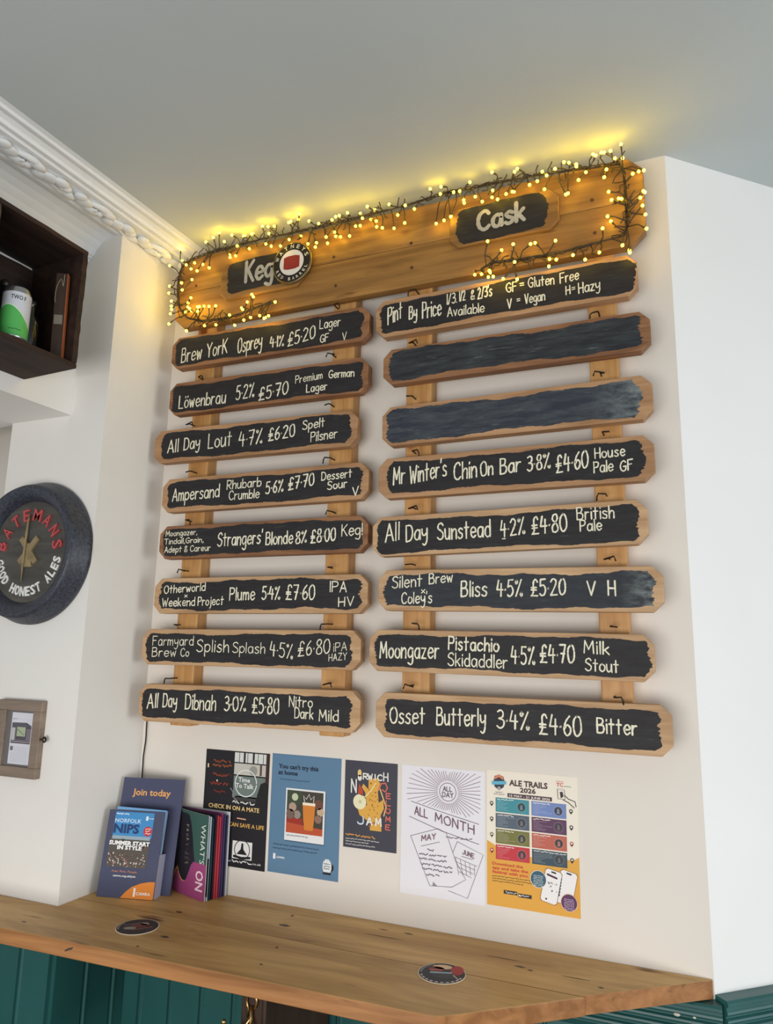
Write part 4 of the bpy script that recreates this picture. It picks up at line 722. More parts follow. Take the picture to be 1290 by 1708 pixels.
p.disc('lettering', .285, .14, .038, (232, 200, 130), 4, .06); p.disc('lettering', .29, .195, .04, (232, 226, 214), 4, .05)
for ch, x in zip('RWICH', (.36, .45, .57, .635, .745)): p.hand('lettering', ch, x, x+(.02 if ch == 'I' else .08), .205, .065 if ch != 'H' else .09, .022, wt_, 5)
p.hand('lettering', 'N', .12, .24, .37, .15, .024, wt_, 5); p.poly('lettering', [(.26, .38), (.28, .26), (.36, .34), (.36, .40)], (186, 70, 48), 4)
for ch, x in zip('JAM', (.26, .43, .60)): p.hand('lettering', ch, x, x+.13, .72, .085, .026, (200, 214, 232) if ch == 'J' else wt_, 6)
for ch, y in zip('ELOME', (.40, .48, .565, .66, .75)): p.hand('lettering', ch, .80, .88, y, .055, .02, rd, 5)
p.line('lettering', [(.66, .31), (.70, .24), (.78, .23), (.82, .28), (.78, .33), (.73, .31)], .026, rd, 5); p.line('lettering', [(.68, .30), (.74, .40), (.80, .50), (.76, .60)], .022, (230, 190, 120), 4.5)
p.sq('small_print', .05, .60, .868, .022, (226, 160, 70), 3)
for y, b in ((.905, .68), (.935, .50), (.968, .62)): p.sq('small_print', .05, b, y, .012, (222, 218, 210), 3)
p.done()
# --- white line drawing
p = Sheet('poster', 'white poster with a line drawn sun reading All Day above All Month', -0.1455, 1.3595, 0.2125, 0.297, (232, 230, 236), 0.004)
dk = (118, 102, 116)
sx_, sy_ = .565, .185
for i in range(52):
    a = 2*math.pi*i/52; r0 = .125; ca, sa = math.cos(a), math.sin(a)*p.w/p.h
    r1 = .21+.30*abs(ca)**2.5+random.uniform(-.03, .03)
    for _ in range(40):
        if .06 < sx_+r1*ca < .95 and sy_-r1*sa > .02 and sy_-r1*sa < .275+.13*(sx_+r1*ca-.1): break
        r1 -= .008
    p.line('sun_drawing', [(sx_+r0*ca, sy_-r0*sa), (sx_+(r0+r1)/2*ca, sy_-(r0+r1)/2*sa+random.uniform(-.001, .001)), (sx_+r1*ca, sy_-r1*sa)], .006, (150, 122, 136) if i % 3 else (118, 100, 118), 2)
p.ring('sun_drawing', sx_, sy_, .098, .008, (150, 110, 118), 2)
p.hand('sun_drawing', 'ALL', .505, .62, .178, .034, .010, dk); p.hand('sun_drawing', 'DAY', .495, .635, .225, .036, .010, dk)
p.line('all_month_banner', [(.12, .285), (.50, .345), (.93, .405)], .007, dk, 2); p.line('all_month_banner', [(.10, .405), (.50, .49), (.93, .555)], .007, dk, 2)
p.hand('all_month_banner', 'ALL', .16, .33, .382, .062, .012, (110, 72, 90), 3, .405); p.hand('all_month_banner', 'MONTH', .41, .88, .418, .066, .012, (110, 72, 90), 3, .485)
p.sq('all_month_banner', .55, .85, .535, .014, dk, 3)
p.line('calendar_pages', [(.12, .555), (.45, .475), (.55, .50), (.66, .70), (.78, .83), (.62, .90), (.36, .915), (.12, .555)], .006, dk, 2)
p.line('calendar_pages', [(.68, .555), (1-.02, .63), (.80, .965), (.58, .93)], .006, dk, 2); p.line('calendar_pages', [(.68, .555), (.63, .64)], .006, dk, 2)
p.hand('calendar_pages', 'MAY', .25, .43, .585, .042, .010, (110, 72, 90), 3, .555); p.line('calendar_pages', [(.25, .625), (.47, .575)], .006, dk, 2)
p.hand('calendar_pages', 'JUNE', .74, .88, .64, .032, .008, (110, 72, 90), 3, .665); p.line('calendar_pages', [(.73, .66), (.86, .675)], .006, dk, 2)
for a, b, y in ((.33, .40, .655), (.23, .55, .69), (.23, .58, .725), (.25, .62, .765), (.27, .62, .80), (.32, .47, .84)): p.sq('calendar_pages', a, b, y, .016, dk, 3)
for i in range(5): p.line('calendar_pages', [(.66+.055*i, .672+.011*i), (.70+.045*i, .80-.002*i)], .005, dk, 2)
for i in range(4): p.line('calendar_pages', [(.655+.015*i, .672+.035*i), (.905-.02*i, .72+.03*i)], .005, dk, 2)
p.poly('calendar_pages', [(.40, .88), (.45, .91), (.39, .912)], (150, 140, 150), 2)
p.done()
# --- ale trails
p = Sheet('poster', 'cream and orange Ale Trails poster, rightmost on the wall', 0.0718, 1.3640, 0.2115, 0.2975, (238, 230, 214), 0.004)
p.poly('orange_ground', [(0, .53), (.10, .565), (.52, .62), (.94, .60), (1.0, .575), (1.0, 1.0), (0, 1.0)], (226, 166, 66), 1)
p.poly('round_logo', [(.09, .045), (.14, .03), (.19, .045), (.21, .09), (.19, .125), (.14, .15), (.09, .125), (.075, .09)], (52, 52, 66), 2)
p.poly('round_logo', [(.09, .05), (.14, .028), (.19, .05), (.19, .07), (.14, .05), (.09, .07)], (214, 130, 96), 3); p.poly('round_logo', [(.055, .085), (.22, .075), (.225, .10), (.06, .112)], (96, 178, 204), 4); p.disc('round_logo', .14, .135, .02, (160, 160, 160), 4)
p.sq('round_logo', .10, .18, .168, .008, (120, 110, 110), 3); p.sq('round_logo', .08, .20, .183, .008, (120, 110, 110), 3)
p.text('heading', 'ALE TRAILS', .255, .68, .105, .042, (74, 48, 48), 3, .035); p.text('heading', '2026', .375, .55, .15, .034, (74, 48, 48), 3, .035)
p.rect('heading', .235, .165, .725, .195, (74, 48, 60), 2); p.text('heading', '15 MAY - 21 JUNE 2026', .255, .705, .189, .016, (240, 232, 220), 4, .02)
p.text('red_logo', 'TC', .775, .85, .079, .026, (206, 92, 84), 3, .03); p.sq('red_logo', .86, .93, .08, .010, (150, 170, 150), 3); p.sq('red_logo', .775, .85, .045, .006, (206, 92, 84), 3)
p.line('can_in_hand', [(.79, .10), (.86, .10), (.865, .17), (.79, .17), (.785, .10)], .007, (70, 64, 60), 2); p.disc('can_in_hand', .825, .10, .036, (214, 206, 196), 2.4, .012)
p.poly('can_in_hand', [(.81, .12), (.84, .115), (.85, .15), (.82, .165)], (44, 40, 44), 3)
p.line('can_in_hand', [(.86, .14), (.90, .165), (.97, .18), (1-.02, .215)], .009, (70, 64, 60), 3); p.line('can_in_hand', [(.845, .175), (.90, .19), (.96, .225)], .009, (70, 64, 60), 3)
cols = [(62, 142, 154), (112, 134, 188), (84, 98, 112), (92, 56, 88), (118, 116, 60), (190, 98, 80), (196, 54, 64), (60, 78, 90)]
for i, c in enumerate(cols):
    r_, c_ = divmod(i, 2); x0 = .10+.40*c_; x1 = x0+.375; y0 = .205+.1165*r_; y1 = y0+.107
    pt = 'trail_panels'
    p.rect(pt, x0, y0, x1, y1, c, 2)
    p.sq(pt, x0+.02, x0+.02+(.18 if i != 7 else .34), y0+.017, .009, (238, 234, 228), 3)
    for k in range(7): p.sq(pt, x0+.02, x0+.02+random.choice((.06, .09, .12, .14, .20)), y0+.030+k*.0105, .0045, tuple(min(255, int(v*0.5+120)) for v in c), 3)
    p.disc(pt, x0+.29, y0+.055, .058, tuple(int(v*.8+34) for v in c), 3); p.disc(pt, x0+.29, y0+.055, .042, (62, 60, 64), 4); p.poly(pt, [(x0+.275, y0+.075), (x0+.28, y0+.04), (x0+.30, y0+.04), (x0+.305, y0+.075)], tuple(int(v*.6+60) for v in c), 5)
    px = .055 if c_ == 0 else .925; pc = (70, 62, 70) if i not in (4, 5, 6) else c
    yy = y0+.045
    p.disc('map_pins', px, yy, .020, pc, 3); p.poly('map_pins', [(px-.018, yy+.006), (px+.018, yy+.006), (px, yy+.026)], pc, 3); p.disc('map_pins', px, yy, .010, (236, 228, 214), 4)
for y, t, b in ((.705, 'Download the', .40), (.735, 'app and take the', .455), (.765, 'festival with you.', .46)):
    p.text('app_text', t, .06, b, y, .020, (206, 60, 52), 3, .03)
for y, b in ((.790, .52), (.808, .55), (.826, .40)): p.sq('app_text', .06, b, y, .008, (92, 66, 36), 3)
p.rect('store_badges', .185, .878, .335, .905, (48, 42, 40), 2); p.rect('store_badges', .345, .888, .49, .915, (48, 42, 40), 2); p.sq('store_badges', .21, .325, .898, .012, (206, 200, 196), 3); p.sq('store_badges', .375, .48, .908, .012, (206, 200, 196), 3); p.disc('store_badges', .36, .902, .010, (230, 226, 222), 3)
def phone(cx, cy, a, part):
    f = lambda x, y: (cx+(x*math.cos(a)-y*math.sin(a)), cy+(x*math.sin(a)+y*math.cos(a))*p.w/p.h)
    rr = lambda w_, h_: [f(x, y) for x, y in ((-w_+.02, -h_), (w_-.02, -h_), (w_, -h_+.02), (w_, h_-.02), (w_-.02, h_), (-w_+.02, h_), (-w_, h_-.02), (-w_, -h_+.02))]
    p.poly(part, rr(.092, .172), (150, 112, 60), 2 if part == 'phone_right' else 4); p.poly(part, rr(.086, .166), (240, 236, 236), 3 if part == 'phone_right' else 5)
    p.line(part, [f(-.02, -.145), f(.02, -.145)], .016, (36, 32, 36), 6)
phone(.86, .80, R(12), 'phone_right'); phone(.70, .805, R(12), 'phone_left')
p.line('phone_left', [(.665, .722), (.76, .742)], .02, (74, 40, 52), 6)
for k in range(6): p.disc('phone_right', .80-.005*k, .745+.022*k, .016, (96, 92, 96), 4)
for k in range(14): p.disc('phone_left', .66+random.uniform(0, .10), .77+random.uniform(0, .07), random.uniform(.003, .009), (120, 124, 120), 6)
p.disc('phone_left', .645, .895, .010, (60, 66, 60), 6)
p.disc('blue_spot', .565, .765, .088, (236, 228, 214), 6.4); p.disc('blue_spot', .565, .765, .082, (56, 92, 110), 7)
for k in range(7): p.sq('blue_spot', .515, .615, .745+.0115*k, .006, (206, 220, 224), 8)
p.disc('purple_spot', .885, .90, .088, (236, 200, 170), 6.4); p.disc('purple_spot', .885, .90, .082, (92, 50, 92), 7)
for k in range(7): p.sq('purple_spot', .835, .935, .880+.0115*k, .006, (214, 190, 212), 8)
p.done()

# ================================================================ LEAFLET DISPENSER
dp = thing('leaflet_dispenser', 'navy card leaflet dispenser reading Join today, standing on the worktop corner', 'leaflet dispenser', (-0.7695, -0.0775, ZT+0.0005), (R(-9.5), 0, R(14)))
NAVY = (66, 70, 98)
mb = MB(); mb.box((-0.180, 0, 0), (0, 0.003, 0.288), ink(NAVY)); mb.build('back_panel', dp)
s = Sheet('', '', 0, 0, 0.180, 0.288, None, parent=dp)
mb = MB(); mb.text('Join today', -0.148, -0.036, 0.243, 0.0165, ink((232, 166, 96)), 2, 0.02); mb.build('join_lettering', dp)
mb = MB()
x0, x1, yf = -0.186, -0.027, -0.041
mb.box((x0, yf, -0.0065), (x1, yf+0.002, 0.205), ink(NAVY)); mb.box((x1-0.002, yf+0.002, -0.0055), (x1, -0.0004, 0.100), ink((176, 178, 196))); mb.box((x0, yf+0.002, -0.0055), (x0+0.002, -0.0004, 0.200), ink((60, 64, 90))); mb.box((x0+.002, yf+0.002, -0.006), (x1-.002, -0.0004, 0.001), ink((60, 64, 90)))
pk = mb.build('pocket', dp)
W_ = x1-x0
class Pk(Sheet):
    def __init__(s): s.w, s.h, s.t, s.parts = W_, 0.2115, None, {}
    def done(s, par):
        for k, m in s.parts.items(): m.build(k, par, (x0, yf-0.0002, 0.205))
q = Pk()
sky = (62, 138, 196)
q.rect('pictured_cover', .12, .02, .82, .315, sky, 1); q.rect('pictured_cover', .08, .315, .80, .66, (84, 78, 70), 1); q.rect('pictured_cover', .12, .30, .80, .34, (150, 168, 180), 2)
for k in range(14): q.disc('pictured_cover', random.uniform(.13, .78), random.uniform(.36, .44), random.uniform(.02, .045), random.choice(((54, 62, 44), (70, 74, 60), (110, 80, 66))), 2)
for k in range(130): q.disc('pictured_cover', random.uniform(.10, .78), random.uniform(.50, .65), random.uniform(.006, .014), random.choice(((206, 190, 180), (176, 140, 130), (90, 70, 70), (214, 206, 204), (60, 56, 64), (150, 100, 96))), random.uniform(3, 4))
q.text('pictured_cover', 'NORFOLK', .13, .60, .145, .045, (226, 240, 250), 3, .0); q.text('pictured_cover', 'NIPS', .125, .585, .265, .10, (26, 54, 104), 3, .04)
q.sq('pictured_cover', .14, .36, .055, .018, (230, 240, 248), 3); q.rect('pictured_cover', .68, .06, .72, .11, (226, 236, 244), 3); q.sq('pictured_cover', .73, .82, .09, .012, (226, 236, 244), 3)
q.disc('pictured_cover', .74, .235, .075, (196, 40, 48), 3)
for y in (.215, .24, .265): q.sq('pictured_cover', .70, .79, y, .016, (240, 226, 220), 4)
q.text('pictured_cover', 'SUMMER START', .085, .81, .405, .045, (244, 244, 244), 5, .045); q.text('pictured_cover', 'IN STYLE', .24, .68, .455, .042, (244, 244, 244), 5, .045)
q.text('pocket_lettering', 'Pubs. Pints. People.', .21, .66, .715, .022, (222, 150, 100), 3, .0); q.text('pocket_lettering', 'camra.org.uk/join', .24, .64, .765, .022, (238, 238, 240), 3, .02)
q.poly('orange_corner', [(.42, .998), (.50, .93), (.60, .87), (.75, .825), (.88, .805), (.995, .80), (.995, .998)], (226, 134, 44), 2)
q.rect('orange_corner', .64, .88, .675, .975, (244, 236, 226), 3); q.text('orange_corner', 'CAMRA', .69, .94, .955, .032, (244, 236, 226), 3, .02)
q.done(pk)
# the leaflets inside the pocket
for k in range(4):
    lab = 'pale blue leaflet at the front of the navy dispenser pocket' if k < 2 else 'pale grey leaflet tucked behind the blue ones in the navy dispenser pocket'
    lf = thing('leaflet', lab, 'leaflet', (0, 0, 0), group='leaflets in the dispenser')
    mb = MB(); yy = yf+0.0035+k*0.0052
    a = 0.002*k
    cx_l = x1-0.0035; rot_ = R(1.8-0.35*k); f_l = lambda x, z: (cx_l+(x-cx_l)*math.cos(rot_)+z*math.sin(rot_), z*math.cos(rot_)-(x-cx_l)*math.sin(rot_))
    mb.prism_y([f_l(x, z+0.0015) for x, z in ((x0+0.012, 0), (cx_l, 0), (cx_l, 0.2075-0.001*k), (x0+0.012, 0.2075-0.001*k))], yy, yy+0.0018, ink((112, 160, 204) if k < 2 else (200, 206, 214)))
    o = mb.build('pages', lf)
    lf.matrix_world = Matrix.Translation(dp.location) @ dp.rotation_euler.to_matrix().to_4x4()

# ================================================================ BROCHURES
cols = [None, (196, 206, 212), (40, 62, 68), (30, 30, 46), (186, 62, 70), (196, 66, 76), (120, 52, 100), (70, 66, 104), (48, 48, 78), (208, 208, 214)]
labs = ["brochure with What's On down its dark cover, frontmost of the upright stack", 'brochure with a pale grey edge, just behind the What\'s On cover', 'dark teal edged brochure, third from the front of the upright stack', 'black edged brochure, fourth from the front of the upright stack',
        'red edged brochure, first of the two red ones in the upright stack', 'red edged brochure, rear of the two red ones in the upright stack', 'magenta edged brochure behind the red ones in the upright stack', 'violet edged brochure, third from the back of the upright stack', 'navy edged brochure, second from the back of the upright stack', 'pale edged brochure, rearmost of the upright stack against the wall']
nB = 10
for k in range(nB):
    f = k/(nB-1)
    A = Vector((-0.800+0.004*f, -0.0270+0.0225*f, 0)); Bp = Vector((-0.662+0.022*f, -0.0735+0.064*f-0.0015, 0))
    d = Bp-A; ang = math.atan2(d.y, d.x); wd_ = d.length
    t = thing('brochure', labs[k], 'brochure', (A.x, A.y, ZT+0.0005), (0, 0, ang), 'upright brochures')
    hgt = 0.210-0.004*(k % 3)
    n = 10; P = []
    bow = 0.004*(1-f)
    for i in range(n+1): P.append((wd_*i/n, -bow*math.sin(math.pi*i/n)))
    th_ = 0.0026 if k in (4, 5) else 0.0018
    body = MB(); body.prism_z([(x, y) for x, y in P] + [(x, y+th_) for x, y in P[::-1]], 0, hgt, ink(cols[k] or (214, 208, 204)))
    body.build('pages', t)
    if k == 0:
        def cv(y_):
            return lambda x, yl, z: (x, -bow*math.sin(math.pi*max(0, min(1, x/wd_)))-y_, z)
        def strip(mbx, pts, c, y_):   # polygon on the bowed cover, cut into vertical slices so that it follows the bow
            f_ = cv(y_); vs = [f_(x*wd_, 0, z*hgt) for x, z in pts]
            mbx.add(vs, [list(range(len(vs)))], ink(c))
        mb = MB()
        nn = 12
        for i in range(nn): strip(mb, [(i/nn, 0), ((i+1)/nn, 0), ((i+1)/nn, 1), (i/nn, 1)], (36, 34, 44), 0.0003)
        top = lambda x: 1.0
        def band(lo, hi, c, y_, x0=0.0, x1=1.0, n=14):
            for i in range(n):
                a, b = x0+(x1-x0)*i/n, x0+(x1-x0)*(i+1)/n
                strip(mb, [(a, lo(a)), (b, lo(b)), (b, hi(b)), (a, hi(a))], c, y_)
        # green sweep across the top and down the right; magenta sweep across the foot
        lowg = lambda x: 0.965 if x < 0.40 else max(0.34, 0.965-0.60*((x-0.40)/0.28)**1.8)
        band(lowg, lambda x: 1.0, (56, 92, 84), 0.0006)
        him = lambda x: 0.27-0.9*abs(x-0.12) if x < 0.22 else 0.18-0.03*math.sin((x-0.22)*14) if x < 0.44 else min(0.42, 0.17+1.5*(x-0.44))
        band(lambda x: 0.0, him, (160, 70, 122), 0.0009)
        band(lambda x: him(x), lambda x: him(x)+0.055*max(0, 1-x/0.45), (206, 150, 90), 0.0010, 0.0, 0.42)
        for i in range(9): strip(mb, [(a_, b_) for a_, b_ in [(0.42+random.uniform(-.08, .08)+.03*math.cos(q_), 0.60+random.uniform(-.0, .0)+(i-4)*0.055+.02*math.sin(q_)) for q_ in (0, 1.3, 2.6, 3.9, 5.2)]], random.choice(((110, 92, 80), (84, 72, 78), (140, 128, 110), (70, 60, 64))), 0.0004)
        mb.build('cover', t)
        mb = MB()
        f_ = cv(0.0014)
        # title runs down the right-hand side
        vs, fs, gw, gh = glyphs("WHAT'S", 0.0); L_ = 0.47*hgt; cp = 0.125*wd_
        mb.add([f_(0.72*wd_+z/gh*cp+0.10*wd_, 0, 0.885*hgt-x/gw*L_) for x, z in vs], fs, ink((226, 232, 220)))
        vs, fs, gw, gh = glyphs('ON', 0.02); L_ = 0.235*hgt; cp = 0.20*wd_
        mb.add([f_(0.74*wd_+z/gh*cp, 0, 0.335*hgt-x/gw*L_) for x, z in vs], fs, ink((244, 214, 224)))
        mb.build('title_lettering', t)
    if k == 1:
        mb = MB(); mb.box((wd_*0.80, -0.0016, hgt*0.5), (wd_*1.01, -0.0008, hgt*0.985), ink((170, 192, 210))); mb.box((wd_*0.80, -0.0016, 0.01), (wd_*1.01, -0.0008, hgt*0.5), ink((30, 30, 42))); mb.build('cover', t)

# ================================================================ COASTERS
def coaster(name, label, x, y, r, rot, pal):
    t = thing(name, label, 'coaster', (x, y, ZT+0.0004), (0, 0, rot))
    mb = MB(); mb.lathe([(0.0001, 0), (r, 0), (r, 0.0014), (0.0001, 0.0014)], ink((228, 214, 190)), 'z', 40, smooth=False); mb.build('card', t)
    mb = MB()
    def pl(pts, c, l): mb.add([(a, b, 0.0014+l*0.00012) for a, b in pts], [list(range(len(pts)))], ink(c))
    circ = lambda cx, cy, rr, n=30, ry=None: [(cx+rr*math.cos(2*math.pi*k/n), cy+(ry or rr)*math.sin(2*math.pi*k/n)) for k in range(n)]
    pl(circ(0, 0, r*0.97), pal[0], 1)
    for (cx, cy, rr, ry, c) in pal[1]: pl(circ(cx*r, cy*r, rr*r, 18, ry*r), c, 2)
    for (pts, c) in pal[2]: pl([(a*r, b*r) for a, b in pts], c, 3)
    for a0, a1, c in pal[3]:
        for k in range(10):
            a = a0+(a1-a0)*k/10; b = a+(a1-a0)*0.06
            pl([(r*.84*math.cos(a), r*.84*math.sin(a)), (r*.92*math.cos(a), r*.92*math.sin(a)), (r*.92*math.cos(b), r*.92*math.sin(b)), (r*.84*math.cos(b), r*.84*math.sin(b))], c, 2)
    mb.build('printed_face', t)
coaster('coaster', 'round dark beer mat on the worktop in front of the leaflets', -0.6955, -0.2845, 0.049, 0.4,
        ((52, 42, 42), [(.1, .15, .45, .25, (110, 60, 54)), (-.3, -.2, .3, .18, (150, 140, 126)), (.25, .35, .2, .15, (190, 170, 150)), (.6, -.1, .25, .3, (74, 52, 52))], [([(-.7, .1), (.3, .6), (.32, .66), (-.7, .18)], (120, 110, 110)), ([(-.1, -.5), (.7, .0), (.68, .08), (-.12, -.42)], (150, 96, 80))], [(2.6, 3.6, (170, 160, 150))]))
coaster('coaster', 'round dark beer mat with a pale blue stripe, nearer the right end of the worktop', 0.0315, -0.2150, 0.049, 0.25,
        ((44, 42, 48), [(.0, .6, .42, .22, (226, 190, 150)), (.62, .35, .28, .45, (170, 50, 44)), (-.25, .35, .35, .25, (130, 46, 44)), (.1, -.2, .5, .3, (56, 60, 64))], [([(-.5, -.08), (.42, .0), (.42, .14), (-.5, .08)], (150, 172, 184)), ([(-.5, .2), (.0, .28), (.0, .34), (-.55, .28)], (190, 120, 110)), ([(.45, -.15), (.7, -.55), (.74, -.5), (.5, -.1)], (190, 176, 170))], [(3.4, 6.0, (206, 200, 196)), (2.0, 3.2, (170, 166, 160))]))

# ================================================================ CABLE DOWN THE WALL
pts = [(-0.9500, -0.006, 1.520), (-0.9513, -0.006, 1.4195), (-0.9500, -0.006, 1.3790), (-0.9500, -0.006, 1.3650), (-0.9540, -0.006, 1.3221), (-0.9525, -0.006, 1.2642), (-0.9530, -0.006, 1.20), (-0.9550, -0.006, 1.10), (-0.955, -0.006, 1.02), (-0.955, -0.006, ZT+0.0025)]
mb = MB(); mb.tube(pts, 0.0019, BLACKC, 8)
o = mb.build('power_cable'); tag(o, 'thin dark cable hanging down the wall below the left column of boards', 'cable')

# ================================================================ GLAZED KEY CABINET
FRW = noisy('grey_brown_wood', (122, 106, 92), (148, 130, 114), (4, 30, 30), 0.5)
kc = thing('framed_cabinet', 'small grey-brown wooden frame with a printed sheet, low on the left pier', 'frame', (-1.157, YB-0.0005, 1.3865))
fw, fh, dp_ = 0.0795, 0.100, 0.018
mb = MB(); iw, ih = 0.0505, 0.0725
for (a, b) in (((-fw, -fh), (fw, -ih)), ((-fw, ih), (fw, fh)), ((-fw, -ih), (-iw, ih)), ((iw, -ih), (fw, ih))): mb.box((a[0], -dp_, a[1]), (b[0], -0.0005, b[1]), FRW)
mb.build('frame', kc, bevel=0.0015)
mb = MB(); mb.box((-iw, -0.011, -ih), (iw, -0.001, ih), ink((110, 106, 106))); mb.build('backing', kc)
class Fp(Sheet):
    def __init__(s): s.w, s.h, s.t, s.parts = 0.081, 0.134, None, {}
    def done(s, par):
        for k, m in s.parts.items(): m.build(k, par, (-0.032, -0.0112, 0.067))
q = Fp(); q.rect('printed_sheet', 0, 0, 1, 1, (214, 214, 222), 1); q.sq('printed_sheet', .04, .24, .135, .016, (110, 110, 120), 2); q.sq('printed_sheet', .28, .92, .135, .008, (180, 180, 186), 2)
q.poly('printed_sheet', [(.04, .20), (.70, .19), (.92, .25), (.92, .30), (.04, .29)], (92, 88, 98), 2); q.rect('printed_sheet', .04, .29, .92, .58, (120, 112, 120), 2); q.rect('printed_sheet', .06, .30, .20, .54, (190, 190, 186), 3)
q.rect('printed_sheet', .25, .30, .72, .53, (84, 80, 86), 3); q.rect('printed_sheet', .29, .28, .68, .46, (168, 178, 150), 4); q.line('printed_sheet', [(.32, .33), (.62, .43)], .03, (120, 140, 104), 5); q.rect('printed_sheet', .04, .55, .92, .60, (80, 76, 84), 4); q.rect('printed_sheet', .04, .56, .92, .575, (170, 160, 166), 5)
q.rect('printed_sheet', .06, .66, .18, .74, (110, 106, 108), 3)
for k in range(13): q.sq('printed_sheet', .08 if k > 4 else .24, random.uniform(.78, .95), .675+.024*k, .008, (180, 180, 188), 2)
q.done(kc)
mb = MB(); mb.tube([(fw+0.0150+0.0052*math.cos(a), -0.0125, 0.002+0.0062*math.sin(a)) for a in [i*math.pi/8 for i in range(17)]], 0.0022, IRON, 8); mb.sphere((fw+0.0150, -0.0125, 0.002), 0.0028, mat('ring_bright', (190, 176, 150), 0.3, 0.8), 10, 7)
mb.tube([(fw-0.004, -0.0125, 0.002), (fw+0.009, -0.0125, 0.002)], 0.002, IRON, 8)
mb.build('ring_catch', kc)

# ================================================================ BARREL-END SIGN
STEEL = noisy('painted_barrel_metal', (36, 39, 48), (70, 74, 86), (140, 140, 140), 0.45, bump=0.25, bscale=60, spec=0.5)
FACE = noisy('brown_barrel_face', (68, 66, 62), (92, 88, 82), (6, 6, 30), 0.6, bump=0.1)
bs = thing('barrel_sign', 'round black barrel-end sign with red and white lettering, on the left pier', 'sign', (-1.172, YB-0.0005, 1.894))
mb = MB(); mb.lathe([(0.001, 0), (0.199, 0), (0.2035, -0.003), (0.2035, -0.012), (0.200, -0.018), (0.190, -0.052), (0.1845, -0.062), (0.180, -0.0645), (0.174, -0.0625), (0.158, -0.056), (0.150, -0.046), (0.1435, -0.030)], STEEL, 'y', 96); mb.build('rim', bs)
mb = MB(); mb.lathe([(0.0005, -0.031), (0.1438, -0.031), (0.1440, -0.026), (0.001, -0.026)], FACE, 'y', 80, smooth=False); mb.build('face', bs)
mb = MB(); arc_text(mb, 'BATEMANS', 0.0, -0.004, 0.0920, R(168), R(11), 0.034, ink((188, 82, 84)), 1, 0.01, True, 0.0245, (-0.037, -0.0309)); mb.build('red_lettering', bs)
mb = MB(); arc_text(mb, 'GOOD HONEST ALES', 0.0, 0.0, 0.125, R(195), R(347), 0.026, ink((236, 236, 232)), 1, 0.02, False, 0.0165, (-0.0345, -0.0309)); mb.build('white_lettering', bs)
mb = MB(); tan = noisy('faded_gilt', (128, 112, 80), (160, 142, 104), (30, 30, 30), 0.6)
for a in (R(48), R(132)):
    mb.obox((0, -0.034, 0.004), (0.047*math.cos(a), 0, 0.047*math.sin(a)), (0, 0.003, 0), (-0.0085*math.sin(a), 0, 0.0085*math.cos(a)), tan)
mb.prism_y([(-0.020, -0.044), (0.018, -0.044), (0.013, 0.016), (0.0, 0.024), (-0.013, 0.016)], -0.0375, -0.031, tan); mb.build('windmill_emblem', bs)
mb = MB(); mb.tube([(-0.006, -0.040, 0.102), (-0.008, -0.041, 0.03), (-0.010, -0.0405, -0.03), (-0.014, -0.036, -0.085)], [0.0030, 0.0038, 0.0036, 0.0015], tan, 8); mb.build('upright_strip', bs)

# ================================================================ CRATE ON THE BEAM
def left_thing(name, label, cat, loc, rot=(0, 0, 0), group=None):
    return put_left(thing(name, label, cat, loc, rot, group))
cr = left_thing('wooden_crate', 'dark stained wooden crate hung as an open shelf on the beam, top left', 'crate', (0.0, -0.1655, 2.349))
D, Hc, Ln, tk = 0.2035, 0.335, 0.62, 0.0125
def rough(mbx, lo, hi, m, n=14, ax=1, j=0.0022):
    """board with a worn, slightly wavy long edge"""
    x0, y0, z0 = lo; x1, y1, z1 = hi; vs = []; fs = []
    for i in range(n+1):
        t = i/n; a = random.uniform(-j, j); b = random.uniform(-j, j)
        if ax == 1: y = y0+(y1-y0)*t; q_ = [(x0, y, z0), (x1+a, y, z0+b*.4), (x1+a, y, z1+b*.4), (x0, y, z1)]
        else: z = z0+(z1-z0)*t; q_ = [(x0, y0, z), (x1+a, y0+b*.4, z), (x1+a, y1+b*.4, z), (x0, y1, z)]
        vs += q_
    for i in range(n):
        for k in range(4): fs.append((4*i+k, 4*i+(k+1) % 4, 4*i+4+(k+1) % 4, 4*i+4+k))
    fs += [(3, 2, 1, 0), (4*n, 4*n+1, 4*n+2, 4*n+3)]
    mbx.add(vs, fs, m)
mb = MB(); rough(mb, (0.001, -Ln, 0), (D, 0, tk), CRATE); mb.build('bottom_board', cr, bevel=0.0015)
mb = MB(); rough(mb, (0.001, -Ln, Hc-tk), (D, 0, Hc), CRATE); mb.build('top_board', cr, bevel=0.0015)
mb = MB(); rough(mb, (0.001, -0.016, tk+0.0005), (D-0.001, 0, Hc-tk-0.0005), CRATE, 16, 2); mb.build('end_board', cr, bevel=0.0015)
mb = MB(); rough(mb, (0.001, -Ln, tk+0.0005), (D-0.001, -Ln+0.016, Hc-tk-0.0005), CRATE, 16, 2); mb.build('end_board', cr, bevel=0.0015)
mb = MB(); rough(mb, (0.012, -0.268, tk+0.0005), (D-0.004, -0.256, Hc-tk-0.0005), noisy('brown_crate_divider', (70, 56, 42), (96, 78, 58), (30, 30, 5), 0.7), 16, 2); mb.build('divider', cr)
for z0, z1 in ((tk+0.0005, 0.150), (0.1515, 0.316-0.004), ):
    mb = MB(); rough(mb, (0.001, -Ln+0.017, z0), (0.011, -0.017, z1), CRATE); mb.build('back_slat', cr)
